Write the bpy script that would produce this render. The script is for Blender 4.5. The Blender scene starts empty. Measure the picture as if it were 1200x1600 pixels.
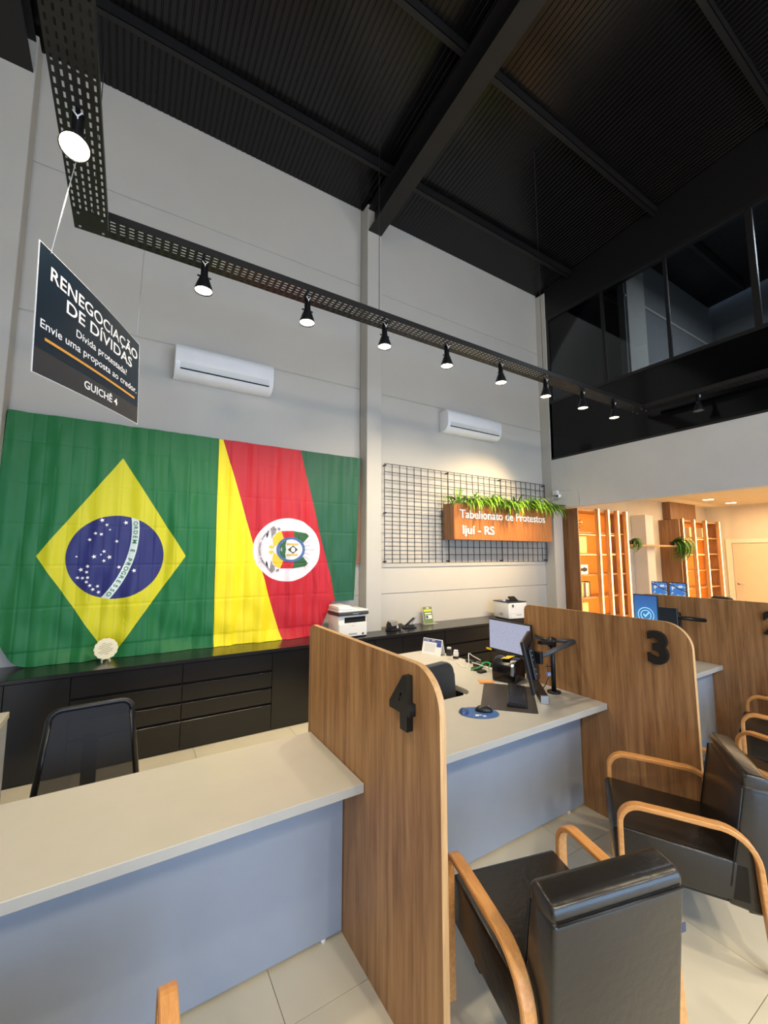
import bpy, bmesh, math, random
from math import sin, cos, pi, radians, sqrt, atan2, hypot
from mathutils import Vector, Matrix, noise
random.seed(7)
SC = bpy.context.scene
COL = SC.collection
# ---------------------------------------------------------------- camera, world, light, exposure
CAM_H = 1.755
cd = bpy.data.cameras.new('camera'); cam = bpy.data.objects.new('camera', cd); COL.objects.link(cam)
cd.sensor_fit = 'HORIZONTAL'; cd.sensor_width = 36; cd.lens = 36 * 645 / 1200; cd.clip_start = .02; cd.clip_end = 200
cam.location = (0, 0, CAM_H)
cam.rotation_euler = (radians(90 + 5.95), 0, radians(-31.6))
SC.camera = cam
w = bpy.data.worlds.new('world'); SC.world = w; w.use_nodes = True
bg = w.node_tree.nodes['Background']; bg.inputs[0].default_value = (.55, .72, 1, 1); bg.inputs[1].default_value = 1.0
SC.view_settings.view_transform = 'Standard'; SC.view_settings.look = 'None'
SC.view_settings.exposure = 0.0; SC.view_settings.gamma = 1; SC.view_settings.use_curve_mapping = False
LAST = [None]
def light(kind, name, loc, energy, color, rot=(0, 0, 0), **kw):
    d = bpy.data.lights.new(name, kind); d.energy = energy; d.color = color
    for k, v in kw.items(): setattr(d, k, v)
    o = bpy.data.objects.new(name, d); o.location = loc; o.rotation_euler = rot; COL.objects.link(o); LAST[0] = o; return o
# daylight entering by the shop front behind the camera
light('AREA', 'shopfront_daylight', (2.2, -4.9, 1.7), 450, (.44, .67, 1), (radians(88), 0, 0), shape='RECTANGLE', size=9.5, size_y=2.8)
# unseen warm fill lights added behind the camera to brighten the upper wall
for hx in (-1.6, 1.8, 5.0): light('POINT', 'added_wall_fill', (hx, -2.6, 4.3), 150, (1, .84, .62), shadow_soft_size=.25)
# warm ceiling light of the office behind the lintel
light('AREA', 'back_office_lamps', (10.6, 2.6, 2.93), 150, (1, .74, .45), (0, 0, 0), shape='RECTANGLE', size=3.4, size_y=2.6)
light('AREA', 'mezzanine_fill', (8.0, .8, 6.4), 150, (.9, .95, 1), (0, 0, 0), shape='SQUARE', size=1.2)  # added fill, no fitting behind it, so the room shows through the glass
SPOT_W = 105; SPOT_C = (1, .84, .60)
# ---------------------------------------------------------------- materials
def lin(c):
    return tuple(((x/255)/12.92 if x/255 <= .04045 else ((x/255+.055)/1.055)**2.4) for x in c)
def rgba(c): return (*lin(c), 1)
MATS = {}
def mat(name, c, rough=.5, metal=0, emit=None, es=1, bump=0, bscale=200, var=0, vscale=4, alpha=1, trans=0, coat=0, spec=None, sheen=0):
    if name in MATS: return MATS[name]
    m = bpy.data.materials.new(name); m.use_nodes = True; N = m.node_tree.nodes; L = m.node_tree.links
    b = N['Principled BSDF']; b.inputs['Base Color'].default_value = rgba(c)
    b.inputs['Roughness'].default_value = rough; b.inputs['Metallic'].default_value = metal
    if coat: b.inputs['Coat Weight'].default_value = coat; b.inputs['Coat Roughness'].default_value = .15
    if spec is not None: b.inputs['Specular IOR Level'].default_value = spec
    if sheen: b.inputs['Sheen Weight'].default_value = sheen
    if trans: b.inputs['Transmission Weight'].default_value = trans
    if alpha < 1: b.inputs['Alpha'].default_value = alpha
    if emit is not None:
        b.inputs['Emission Color'].default_value = rgba(emit); b.inputs['Emission Strength'].default_value = es
    tc = N.new('ShaderNodeTexCoord')
    n = N.new('ShaderNodeTexNoise'); n.inputs['Scale'].default_value = vscale; n.inputs['Detail'].default_value = 5
    L.new(tc.outputs['Object'], n.inputs['Vector'])
    v = var or .03
    mx = N.new('ShaderNodeMix'); mx.data_type = 'RGBA'; mx.blend_type = 'MULTIPLY'; mx.inputs[0].default_value = 1
    mr = N.new('ShaderNodeMapRange'); mr.inputs[1].default_value = .3; mr.inputs[2].default_value = .7
    mr.inputs[3].default_value = 1 - v; mr.inputs[4].default_value = 1 + v * .5
    L.new(n.outputs[0], mr.inputs[0]); mx.inputs[6].default_value = rgba(c); L.new(mr.outputs[0], mx.inputs[7])
    L.new(mx.outputs[2], b.inputs['Base Color'])
    if bump:
        n2 = N.new('ShaderNodeTexNoise'); n2.inputs['Scale'].default_value = bscale; n2.inputs['Detail'].default_value = 3
        L.new(tc.outputs['Object'], n2.inputs['Vector'])
        bp = N.new('ShaderNodeBump'); bp.inputs['Strength'].default_value = bump; bp.inputs['Distance'].default_value = .01
        L.new(n2.outputs[0], bp.inputs['Height']); L.new(bp.outputs[0], b.inputs['Normal'])
    MATS[name] = m; return m
def wood(name, c1, c2, c3, scale=(26, 26, 1.3), rough=.45):
    m = bpy.data.materials.new(name); m.use_nodes = True; N = m.node_tree.nodes; L = m.node_tree.links; b = N['Principled BSDF']
    tc = N.new('ShaderNodeTexCoord'); mp = N.new('ShaderNodeMapping'); mp.inputs['Scale'].default_value = scale
    L.new(tc.outputs['Object'], mp.inputs['Vector'])
    n = N.new('ShaderNodeTexNoise'); n.inputs['Scale'].default_value = 1; n.inputs['Detail'].default_value = 6; n.inputs['Roughness'].default_value = .62; n.inputs['Distortion'].default_value = .5
    L.new(mp.outputs[0], n.inputs['Vector'])
    mp2 = N.new('ShaderNodeMapping'); mp2.inputs['Scale'].default_value = tuple(s * 9 if s > 5 else s * 6 for s in scale)
    L.new(tc.outputs['Object'], mp2.inputs['Vector'])
    n2 = N.new('ShaderNodeTexNoise'); n2.inputs['Scale'].default_value = 1; n2.inputs['Detail'].default_value = 2
    L.new(mp2.outputs[0], n2.inputs['Vector'])
    cr = N.new('ShaderNodeValToRGB'); e = cr.color_ramp.elements
    e[0].position = .33; e[0].color = rgba(c1); e[1].position = .68; e[1].color = rgba(c3); x = e.new(.5); x.color = rgba(c2)
    ad = N.new('ShaderNodeMath'); ad.operation = 'MULTIPLY_ADD'; ad.inputs[1].default_value = .28; 
    L.new(n2.outputs[0], ad.inputs[0]); sb = N.new('ShaderNodeMath'); sb.operation = 'SUBTRACT'; sb.inputs[1].default_value = .14
    L.new(n.outputs[0], sb.inputs[0]); L.new(sb.outputs[0], ad.inputs[2])
    L.new(ad.outputs[0], cr.inputs[0]); L.new(cr.outputs[0], b.inputs['Base Color'])
    b.inputs['Roughness'].default_value = rough
    bp = N.new('ShaderNodeBump'); bp.inputs['Strength'].default_value = .15; bp.inputs['Distance'].default_value = .003
    L.new(n2.outputs[0], bp.inputs['Height']); L.new(bp.outputs[0], b.inputs['Normal'])
    return m
M = dict(
 wall=mat('painted_concrete', (192, 188, 180), .75, bump=.08, bscale=120, var=.03, vscale=2),
 wallpanel=mat('painted_wall_panel', (192, 188, 180), .75, bump=.08, bscale=120, var=.03, vscale=2),
 lintel=mat('white_lintel_paint', (205, 204, 202), .7, bump=.03, bscale=60),
 beige=mat('beige_plaster', (226, 208, 178), .8, bump=.05, bscale=80),
 floorj=mat('tile_joint', (172, 165, 148), .8),
 tile=mat('porcelain_tile', (216, 209, 188), .4, bump=.02, bscale=30, var=.07, vscale=3),
 roof=mat('black_gloss_roof_sheet', (11, 10, 11), .22, spec=.45),
 beam=mat('black_steel', (15, 14, 15), .5, bump=.04, bscale=90),
 black=mat('matt_black_metal', (26, 25, 25), .45, var=.1, vscale=30),
 blackp=mat('black_plastic', (24, 24, 26), .38, bump=.05, bscale=500),
 counter=mat('black_laminate', (24, 23, 25), .22, bump=.03, bscale=250),
 countert=mat('black_laminate_top', (30, 29, 31), .22, bump=.03, bscale=250),
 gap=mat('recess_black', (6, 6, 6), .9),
 desk=mat('grey_laminate_top', (186, 182, 172), .45, bump=.02, bscale=300, var=.03, vscale=8),
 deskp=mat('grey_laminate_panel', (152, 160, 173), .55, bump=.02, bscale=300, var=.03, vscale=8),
 leather=mat('black_leatherette', (38, 35, 32), .27, bump=.14, bscale=34, var=.2, vscale=5, spec=.65),
 piping=mat('black_piping', (16, 15, 15), .4),
 fabric=mat('black_fabric', (27, 28, 31), .9, bump=.3, bscale=900, sheen=.3),
 white=mat('white_plastic', (232, 232, 230), .4),
 offwhite=mat('offwhite_plastic', (222, 220, 215), .45),
 glossw=mat('gloss_white_plastic', (240, 240, 242), .2, coat=.5),
 whitep=mat('white_paint_print', (245, 245, 245), .5),
 navy=mat('navy_board', (16, 34, 48), .35),
 charcoal=mat('charcoal_board', (50, 50, 52), .5),
 gold=mat('gold_print', (226, 160, 66), .5),
 steel=mat('brushed_steel', (190, 192, 196), .3, metal=1),
 lampglow=mat('lamp_glow', (255, 240, 205), .4, emit=(255, 232, 190), es=14),
 led=mat('led_strip', (255, 225, 160), .4, emit=(255, 205, 120), es=5.5),
 tree=mat('fern_green', (140, 190, 44), .55, var=.35, vscale=9),
 treed=mat('dark_leaf_green', (58, 92, 40), .6, var=.3, vscale=20),
 cable=mat('white_cable', (225, 225, 220), .5), green=mat('green_cable', (40, 170, 90), .5),
 blue=mat('blue_rubber', (52, 98, 160), .4), cream=mat('cream_ceramic', (236, 228, 196), .5, bump=.2, bscale=150),
 yellow=mat('yellow_paper', (245, 205, 20), .7), rust=mat('orange_paper', (222, 160, 100), .7),
 conc=mat('grey_office_wall', (150, 152, 154), .8), greypil=mat('pale_office_pillar', (215, 212, 205), .8),
)
M['oak'] = wood('partition_wood', (132, 92, 56), (164, 119, 76), (184, 140, 94))
M['edge'] = wood('light_edge_wood', (196, 150, 98), (208, 164, 112), (220, 178, 126), (40, 40, 3))
M['arm'] = wood('bent_beech_wood', (204, 142, 80), (216, 154, 90), (226, 168, 104), (60, 9, 60), .35)
M['shelfw'] = wood('shelf_walnut', (112, 76, 48), (136, 96, 62), (152, 110, 74))
M['signw'] = wood('sign_cedar', (150, 88, 42), (172, 106, 54), (188, 120, 66), (40, 40, 2.4))
M['board'] = wood('board_copper_wood', (128, 84, 60), (150, 102, 76), (160, 112, 84))
M['floor2'] = M['tile']
# ---------------------------------------------------------------- mesh helpers
class MB:
    def __init__(s): s.v = []; s.f = []; s.sm = []
    def add(s, vs, fs, smooth=False):
        o = len(s.v); s.v += [tuple(v) for v in vs]; s.f += [tuple(i + o for i in f) for f in fs]; s.sm += [smooth] * len(fs); return s
    def box(s, x0, x1, y0, y1, z0, z1, mtx=None):
        vs = [Vector((x, y, z)) for z in (z0, z1) for y in (y0, y1) for x in (x0, x1)]
        if mtx: vs = [mtx @ v for v in vs]
        return s.add(vs, [(0, 2, 3, 1), (4, 5, 7, 6), (0, 1, 5, 4), (2, 6, 7, 3), (0, 4, 6, 2), (1, 3, 7, 5)])
    def prism(s, poly, h0, h1, plane='z', mtx=None, smooth=False):
        n = len(poly)
        def P(a, b, h): return {'z': (a, b, h), 'x': (h, a, b), 'y': (a, h, b)}[plane]
        vs = [Vector(P(a, b, h0)) for a, b in poly] + [Vector(P(a, b, h1)) for a, b in poly]
        if mtx: vs = [mtx @ v for v in vs]
        o = len(s.v); s.v += [tuple(v) for v in vs]
        s.f.append(tuple(o + i for i in range(n))[::-1]); s.sm.append(False)
        s.f.append(tuple(o + n + i for i in range(n))); s.sm.append(False)
        for i in range(n):
            j = (i + 1) % n; s.f.append((o + i, o + j, o + n + j, o + n + i)); s.sm.append(smooth)
        return s
    def tube(s, pts, r, n=8, cap=True, flat=None):
        pts = [Vector(p) for p in pts]; rings = []
        up = Vector((0, 0, 1))
        for i, p in enumerate(pts):
            t = (pts[min(i + 1, len(pts) - 1)] - pts[max(i - 1, 0)]).normalized()
            a = t.cross(up) if abs(t.dot(up)) < .95 else t.cross(Vector((1, 0, 0)))
            if rings and a.dot(pa) < 0: a = -a
            a.normalize(); pa = a; b = t.cross(a)
            rr = r[i] if isinstance(r, (list, tuple)) else r
            rings.append([p + (a * cos(2 * pi * k / n) + b * sin(2 * pi * k / n)) * rr for k in range(n)])
        vs = [v for R in rings for v in R]; fs = []
        for i in range(len(pts) - 1):
            for k in range(n): fs.append((i*n+k, i*n+(k+1) % n, (i+1)*n+(k+1) % n, (i+1)*n+k))
        if cap: fs += [tuple(range(n))[::-1], tuple((len(pts)-1)*n+k for k in range(n))]
        return s.add(vs, fs, True)
    def lathe(s, prof, n=20, mtx=None, cap=False):
        vs = [Vector((r * cos(2*pi*k/n), r * sin(2*pi*k/n), z)) for r, z in prof for k in range(n)]
        if mtx: vs = [mtx @ v for v in vs]
        fs = [(i*n+k, i*n+(k+1) % n, (i+1)*n+(k+1) % n, (i+1)*n+k) for i in range(len(prof)-1) for k in range(n)]
        if cap: fs += [tuple(range(n))[::-1], tuple((len(prof)-1)*n+k for k in range(n))]
        return s.add(vs, fs, True)
    def sweep(s, path, halfw, th, axis='x', c=0):
        """flat bar swept along a path lying in the YZ plane (bar width along X)"""
        P = [Vector((0, a, b)) for a, b in path]; n = len(P); vs = []
        for i, p in enumerate(P):
            t = (P[min(i+1, n-1)] - P[max(i-1, 0)]).normalized(); nn = Vector((0, -t.z, t.y))
            for sx, sn in ((-1, -1), (1, -1), (1, 1), (-1, 1)): vs.append(p + Vector((c + sx * halfw, 0, 0)) + nn * (sn * th / 2))
        fs = [(i*4+k, i*4+(k+1) % 4, (i+1)*4+(k+1) % 4, (i+1)*4+k) for i in range(n-1) for k in range(4)]
        fs += [(3, 2, 1, 0), tuple((n-1)*4+k for k in range(4))]
        return s.add(vs, fs)
    def mesh(s, name, m, bevel=0, seg=2):
        me = bpy.data.meshes.new(name); me.from_pydata(s.v, [], s.f)
        me.polygons.foreach_set('use_smooth', s.sm)
        bm = bmesh.new(); bm.from_mesh(me)
        bmesh.ops.recalc_face_normals(bm, faces=bm.faces)
        if bevel:
            es = [e for e in bm.edges if len(e.link_faces) == 2 and e.calc_face_angle(0) > .5]
            bmesh.ops.bevel(bm, geom=es, offset=bevel, segments=seg, affect='EDGES', profile=.5, clamp_overlap=True)
            if seg > 1:
                for f in bm.faces: f.smooth = True
        bm.to_mesh(me); bm.free()
        if bevel and seg > 1:
            try: me.set_sharp_from_angle(angle=radians(50))
            except Exception: pass
        if m: me.materials.append(M[m] if isinstance(m, str) else m)
        return me
    def obj(s, name, m, parent=None, bevel=0, seg=2, label=None):
        return link(name, s.mesh(name, m, bevel, seg), parent, label)
def link(name, me, parent=None, label=None):
    o = bpy.data.objects.new(name, me); COL.objects.link(o)
    if parent is not None: o.parent = parent
    if label: o['label'] = label
    return o
def thing(name, label, cat, loc=(0, 0, 0), rz=0, group=None):
    o = bpy.data.objects.new(name, None); COL.objects.link(o); o.empty_display_size = .05
    o.location = loc; o.rotation_euler = (0, 0, rz); o['label'] = label; o['category'] = cat
    if group: o['group'] = group
    return o
def tag(o, label, cat, group=None):
    o['label'] = label; o['category'] = cat
    if group: o['group'] = group
    return o
def struct(o): o['kind'] = 'structure'; return o
def dup(root, loc, rz, label, group=None):
    def cp(o, p):
        c = o.copy(); COL.objects.link(c); c.parent = p
        for ch in kids.get(o.name, []): cp(ch, c)
        return c
    kids = {}
    for o in list(COL.objects):
        if o.parent: kids.setdefault(o.parent.name, []).append(o)
    r = cp(root, None); r.location = loc; r.rotation_euler = (0, 0, rz); r['label'] = label
    if group: r['group'] = group
    return r
def rrect(x0, x1, y0, y1, r, n=6, which=(1, 1, 1, 1)):
    out = []
    for (cx, cy, a, on, px, py) in ((x1-r, y0+r, -90, which[0], x1, y0), (x1-r, y1-r, 0, which[1], x1, y1), (x0+r, y1-r, 90, which[2], x0, y1), (x0+r, y0+r, 180, which[3], x0, y0)):
        if on:
            for k in range(n + 1):
                t = radians(a + 90 * k / n); out.append((cx + r * cos(t), cy + r * sin(t)))
        else: out.append((px, py))
    return out
def text_mesh(s, size=1, bold=0, extrude=0, spacing=1, align='LEFT'):
    cu = bpy.data.curves.new('lettering', 'FONT'); cu.body = s; cu.size = size; cu.offset = bold; cu.extrude = extrude
    cu.space_character = spacing; cu.align_x = align; cu.resolution_u = 4
    o = bpy.data.objects.new('tmp', cu); COL.objects.link(o)
    dg = bpy.context.evaluated_depsgraph_get(); me = bpy.data.meshes.new_from_object(o.evaluated_get(dg))
    bpy.data.objects.remove(o); bpy.data.curves.remove(cu)
    return me
def text_obj(name, s, m, parent, mtx, size, bold=0, extrude=.001, width=None, label=None, align='LEFT', spacing=1):
    me = text_mesh(s, size, bold, extrude, spacing, align)
    xs = [v.co.x for v in me.vertices]; wdt = max(xs) - min(xs)
    S = Matrix.Scale(width / wdt, 4, Vector((1, 0, 0))) if width else Matrix.Identity(4)
    me.transform(mtx @ S); me.materials.clear(); me.materials.append(M[m])
    me.name = name
    return link(name, me, parent, label)
def frame(origin, right, up):
    r = Vector(right).normalized(); u = Vector(up).normalized(); n = r.cross(u)
    m = Matrix((r, u, n)).transposed().to_4x4(); m.translation = Vector(origin); return m
# ================================================================ SETTING
W = 4.81; XL = -4.9; XR = 6.35; YB = -4.6
ROOF = lambda y: 6.675 + .09 * (W - y)
# floor with porcelain tiles
fl = struct(MB().box(-5.2, 13.2, -5.2, 5.0, -.12, -.008).obj('floor', 'floorj'))
TS = .895
tile_me = MB().box(-TS/2+.0015, TS/2-.0015, -TS/2+.0015, TS/2-.0015, -.008, 0).mesh('floor_tile', 'tile')
for i in range(-5, 15):
    for j in range(-5, 6):
        cx = .15 + i * TS; cy = .32 + j * TS
        if cx < -4.7 or cx > 12.7 or cy > 4.7: continue
        link('floor_tile', tile_me, fl).location = (cx, cy, 0)
# flag wall: precast panels between concrete columns
wl = struct(MB().box(-5.0, 13.1, W + .012, W + .2, 0, 7.1).obj('wall_left', 'wall'))
ZS = [0, 1.23, 2.62, 4.013, 5.51, 6.75]
for (a, b) in ((-4.9, -1.2), (-1.2, 2.58), (2.58, 6.36)):
    for k in range(5):
        p = MB().box(a + .004, b - .004, W, W + .011, ZS[k] + .004, ZS[k+1] - .004).obj('wall_panel', 'wallpanel', wl, .005, 1)
for (x0, x1, nm) in ((-1.26, -.985, 1), (2.575, 2.80, 2), (6.345, 6.60, 3)):
    c = struct(MB().box(x0, x1, 4.61, W, 0, ROOF(W) - .05).obj('trim_%d' % nm, 'wall', None, .006, 1))
# other walls (out of view, they close the hall)
struct(MB().box(-5.1, -4.9, YB, W + .2, 0, 7.5).obj('wall_far_left', 'wall'))
wb = struct(MB().box(-5.1, -2.8, YB - .15, YB, 0, 7.7).box(7.2, 13.1, YB - .15, YB, 0, 7.7).box(-2.8, 7.2, YB - .15, YB, 4.7, 7.7).obj('wall_back', 'wall'))
for x in (-2.8, -.3, 2.2, 4.7, 7.12): MB().box(x, x + .08, YB - .1, YB - .02, 0, 4.7).obj('window_mullion', 'black', wb)
MB().box(-2.8, 7.2, YB - .1, YB - .02, 2.3, 2.38).obj('window_transom', 'black', wb)
# roof: ribbed black sheet
rb = MB(); x = -5.1; pr = []
while x < XR + 3.5:
    pr += [(x, 0), (x + .042, 0), (x + .047, .006), (x + .055, .006)]; x += .06
ce = MB()
vs = []; n = len(pr)
for y in (W + .2, YB - .1):
    vs += [(px, y, ROOF(y) + pz) for px, pz in pr]
ce.add(vs, [(i, i + 1, n + i + 1, n + i) for i in range(n - 1)])
vs2 = [(px, y, ROOF(y) + .12) for y in (W + .2, YB - .1) for px in (-5.1, XR + 3.5)]
ce.add(vs2, [(0, 1, 3, 2)])
ceo = struct(ce.obj('ceiling', 'roof'))
# purlins and portal beams
def purlin(y):
    z = ROOF(y); m = MB()
    m.box(-5, XR + 3.3, y - .0, y + .005, z - .13, z - .002).box(-5, XR + 3.3, y, y + .06, z - .13, z - .125).box(-5, XR + 3.3, y, y + .06, z - .009, z - .004)
    o = m.obj('roof_purlin', 'beam', ceo)
    for k in range(24):
        MB().lathe([(.001, 0), (.009, 0), (.009, .006), (.001, .006)], 8, Matrix.Translation((-4.4 + k * .46, y - .007, z - .065)) @ Matrix.Rotation(pi/2, 4, 'X')).obj('purlin_bolt', 'black', o) if -1 < -4.4 + k * .46 < 6.2 and y > 1 else None
for y in (4.05, 2.65, 1.25, -.15, -1.55, -2.95): purlin(y)
def ibeam(x0, x1, dep=.34, zb=None):
    m = MB(); xc = (x0 + x1) / 2
    ya, yb = W - .02, YB
    def slab(xa, xb, oa, ob):
        vs = []
        for y in (ya, yb):
            base = ROOF(y) - .13
            lo, hi = (base - dep + oa, base - dep + ob) if oa >= 0 else (base + oa, base + ob)
            vs += [(xa, y, lo), (xb, y, lo), (xb, y, hi), (xa, y, hi)]
        m.add(vs, [(0, 1, 2, 3), (7, 6, 5, 4), (0, 4, 5, 1), (1, 5, 6, 2), (2, 6, 7, 3), (3, 7, 4, 0)])
    slab(x0, x1, 0, .016); slab(x0, x1, -.016, 0); slab(xc - .006, xc + .006, .016, dep - .016)
    # haunch bracket at the column
    y1 = W - .2; b = ROOF(W) - .13 - dep
    return m.obj('roof_beam', 'beam', ceo)
for (a, b) in ((-5.0, -4.78), (-1.25, -1.0), (2.585, 2.79), (6.36, 6.58)): ibeam(a, b)
# mezzanine wall above the office: lintel, black spandrel, tinted glass
wr = struct(MB().box(XR, XR + .16, YB, 4.61, 2.572, 3.44).obj('wall_right', 'lintel'))
m = MB().box(XR + .01, XR + .15, YB, 4.61, 3.445, 4.47)
struct(m.obj('trim_4', mat('black_glass_spandrel', (9, 9, 10), .12, spec=.35)))
wn = struct(MB().box(XR, XR + .06, YB, 4.60, 3.44, 3.475).box(XR, XR + .06, YB, 4.60, 4.47, 4.52).box(XR, XR + .06, YB, 4.60, 6.06, 6.12).obj('window_1', 'black'))
struct(MB().box(XR + .005, XR + .2, YB, 4.61, 6.12, 7.4).obj('trim_5', 'beam'))
gl = bpy.data.materials.new('tinted_glass'); gl.use_nodes = True
g = gl.node_tree.nodes; gb = g['Principled BSDF']
tr = g.new('ShaderNodeBsdfTransparent'); tr.inputs[0].default_value = (.55, .58, .60, 1)
gs = g.new('ShaderNodeBsdfGlossy'); gs.inputs['Roughness'].default_value = .03
fr = g.new('ShaderNodeFresnel'); fr.inputs[0].default_value = 1.5
mxs = g.new('ShaderNodeMixShader'); gl.node_tree.links.new(fr.outputs[0], mxs.inputs[0])
gl.node_tree.links.new(tr.outputs[0], mxs.inputs[1]); gl.node_tree.links.new(gs.outputs[0], mxs.inputs[2])
gl.node_tree.links.new(mxs.outputs[0], g['Material Output'].inputs[0])
ys = [4.56, 3.56, 2.62, 1.66, .7, -.26, -1.22, -2.2, -3.2, -4.5]
for a, b in zip(ys, ys[1:]):
    MB().box(XR + .028, XR + .034, b + .006, a - .006, 4.52, 6.06).obj('window_pane', gl, wn)
for k, y in enumerate(ys[1:]):
    wd = .02 if k != 2 else .035
    MB().box(XR + .01, XR + .055, y - wd, y + wd, 4.52, 6.06).obj('window_mullion', 'black', wn)
MB().box(XR + .01, XR + .05, 4.56, 4.61, 3.47, 6.06).obj('window_mullion', 'black', wn)
# mezzanine room behind the glass
mz = struct(MB().box(XR + .2, 10.1, YB, W, 3.30, 3.44).box(10.0, 10.1, YB, W, 3.44, 7.5).obj('wall_mezzanine_end', 'conc'))
ms = struct(MB().box(6.62, 10.0, 3.33, 3.43, 3.44, 6.9).obj('wall_mezzanine_side', 'conc'))
struct(MB().box(6.66, 7.22, 3.30, 3.33, 3.44, 6.9).obj('trim_6', 'greypil'))
MB().box(6.62, 10, 3.31, 3.33, 5.93, 5.97).obj('panel_bead', 'greypil', ms)
# ceiling + walls of the office behind
struct(MB().box(XR + .16, 13.1, YB, W, 2.985, 3.06).obj('ceiling_office', 'beige'))
struct(MB().box(XR + .16, 12.9, W - .02, W, 0, 2.985).obj('wall_office_left', 'beige'))
struct(MB().box(12.9, 13.0, YB, W, 0, 3.0).obj('wall_office_end', 'beige'))
# office door on the end wall
dr = struct(MB().prism([(3.28, 0), (3.40, 0), (3.40, 2.05), (4.28, 2.05), (4.28, 0), (4.40, 0), (4.40, 2.15), (3.28, 2.15)], 12.86, 12.899, 'x').obj('door_1', mat('cream_door_frame', (240, 222, 190), .5), None, .004, 1))
MB().box(12.875, 12.898, 3.41, 4.27, .01, 2.04).obj('door_leaf', mat('cream_door', (232, 204, 166), .5), dr, .004, 1)
hd = MB().tube([(12.87, 4.2, 1.05), (12.83, 4.2, 1.05), (12.83, 4.08, 1.05)], .009, 8).obj('door_handle', 'steel', dr)
MB().lathe([(.001, 0), (.024, 0), (.024, .008), (.001, .008)], 14, Matrix.Translation((12.875, 4.2, 1.05)) @ Matrix.Rotation(-pi/2, 4, 'Y')).obj('handle_rose', 'steel', dr)
for i, (x, y) in enumerate(((10.95, 3.99), (12.09, 3.96))):
    t = thing('recessed_downlight', ('round recessed downlight in the warm office ceiling, nearer the lintel', 'round recessed downlight in the warm office ceiling, nearer the cream door')[i], 'ceiling light', (x, y, 2.985), 0, 'office downlights')
    MB().lathe([(.10, -.002), (.12, -.008), (.12, 0)], 24).obj('trim_ring', 'white', t)
    MB().lathe([(.001, -.003), (.10, -.003)], 24).obj('diffuser', 'lampglow', t)
# ================================================================ SERVICE DESKS AND PARTITIONS
def desk(px, label, poly, x0, x1, grp='grey service desks', yp=1.905):
    t = thing('service_desk', label, 'desk', (0, 0, 0), 0, grp)
    MB().prism(poly, .71, .75).obj('desktop', 'desk', t, .0025, 1)
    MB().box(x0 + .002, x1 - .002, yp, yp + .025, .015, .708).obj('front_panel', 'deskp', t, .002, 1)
    return t
def L_right(x0, x1, xi, y1=3.62):
    arc = [(xi - .10 * (1 - cos(a)), 2.44 - .10 * sin(a)) for a in [radians(90 * k / 8) for k in range(9)]]
    arc = [(xi - .10 + .10 * cos(a), 2.44 - .10 * sin(a)) for a in [radians(90 * k / 8) for k in range(9)]]
    return [(x0, 1.70), (x1, 1.70), (x1, y1), (xi, y1)] + arc + [(x0, 2.34)]
T4 = desk(4, 'empty grey service desk nearest, in front of the mesh chair', [(-.915, 1.70), (.943, 1.70), (.943, 2.335), (-.60, 2.335), (-.60, 3.64), (-.915, 3.64)], -.915, .943)
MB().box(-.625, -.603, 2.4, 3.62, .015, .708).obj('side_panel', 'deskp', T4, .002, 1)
T3 = desk(3, 'grey service desk with the label printer and leather mat, between partitions 4 and 3', L_right(.973, 2.83, 2.22), .973, 2.83)
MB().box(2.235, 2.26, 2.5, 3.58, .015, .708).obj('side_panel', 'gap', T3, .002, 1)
T2 = desk(2, 'grey service desk beyond partition 3, holding the blue portrait screen', L_right(2.861, 4.688, 4.08), 2.861, 4.688, yp=1.785)
T1 = desk(1, 'farthest service desk, beyond partition 2, under the pair of sky screens', L_right(4.719, 6.30, 5.9), 4.719, 6.30)
for i, (dx, t) in enumerate(((.85, T4), (1.05, T3), (2.66, T3))):
    MB().lathe([(.001, 0), (.012, 0), (.012, .015), (.001, .015)], 10, Matrix.Translation((dx, 1.915, 0))).obj('levelling_foot', 'white', t)
def part_poly():
    y0, y1, h = 1.17, 2.375, 1.345; R = .15; r = .05
    out = [(y1, 0.0)]
    for k in range(7): a = radians(90 * k / 6); out.append((y1 - r + r * cos(a), h - r + r * sin(a)))
    for k in range(13): a = radians(90 + 90 * k / 12); out.append((y0 + R + R * cos(a), h - R + R * sin(a)))
    out.append((y0, 0.0)); return out
def partition(x, num, label):
    t = thing('desk_partition', label, 'partition', (x, 0, 0), 0, 'wooden desk partitions')
    P = part_poly(); th = .026
    MB().prism(P, 0, th, 'x').obj('panel', 'oak', t)
    # edge band: thin lighter strip round the outline
    m = MB(); e = .0015; vs = []; n = len(P)
    cy, cz = 1.77, .6
    for (a, b) in P:
        k = e
        da = 1 if a > cy else -1
        vs += [(-.0006, a + (k * da), b + (k if b > .1 else 0)), (th + .0006, a + (k * da), b + (k if b > .1 else 0))]
    m.add(vs, [(2*i, 2*i+1, 2*i+3, 2*i+2) for i in range(n - 1)])
    m.obj('edge_band', 'edge', t)
    if num:
        me = None
        mt = frame((-.001, {'4': 1.442, '3': 1.413, '2': 1.378}[num], {'4': 1.108, '3': 1.096, '2': 1.09}[num]), (0, -1, 0), (0, 0, 1))
        mt = mt @ Matrix.Translation((0, 0, .014))
        o = text_obj('number_' + {'4': 'four', '3': 'three', '2': 'two'}[num], num, 'black', t, mt, .262 if num == '4' else .262, .010, .014, label='black raised number ' + num)
        if num != '4': pass
    return t
partition(.945, '4', 'wood-grain partition bearing the black number 4, nearest the camera')
partition(2.832, '3', 'wood-grain partition bearing the black number 3')
partition(4.690, '2', 'wood-grain partition bearing the number 2, cut by the right edge of the picture')
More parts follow.
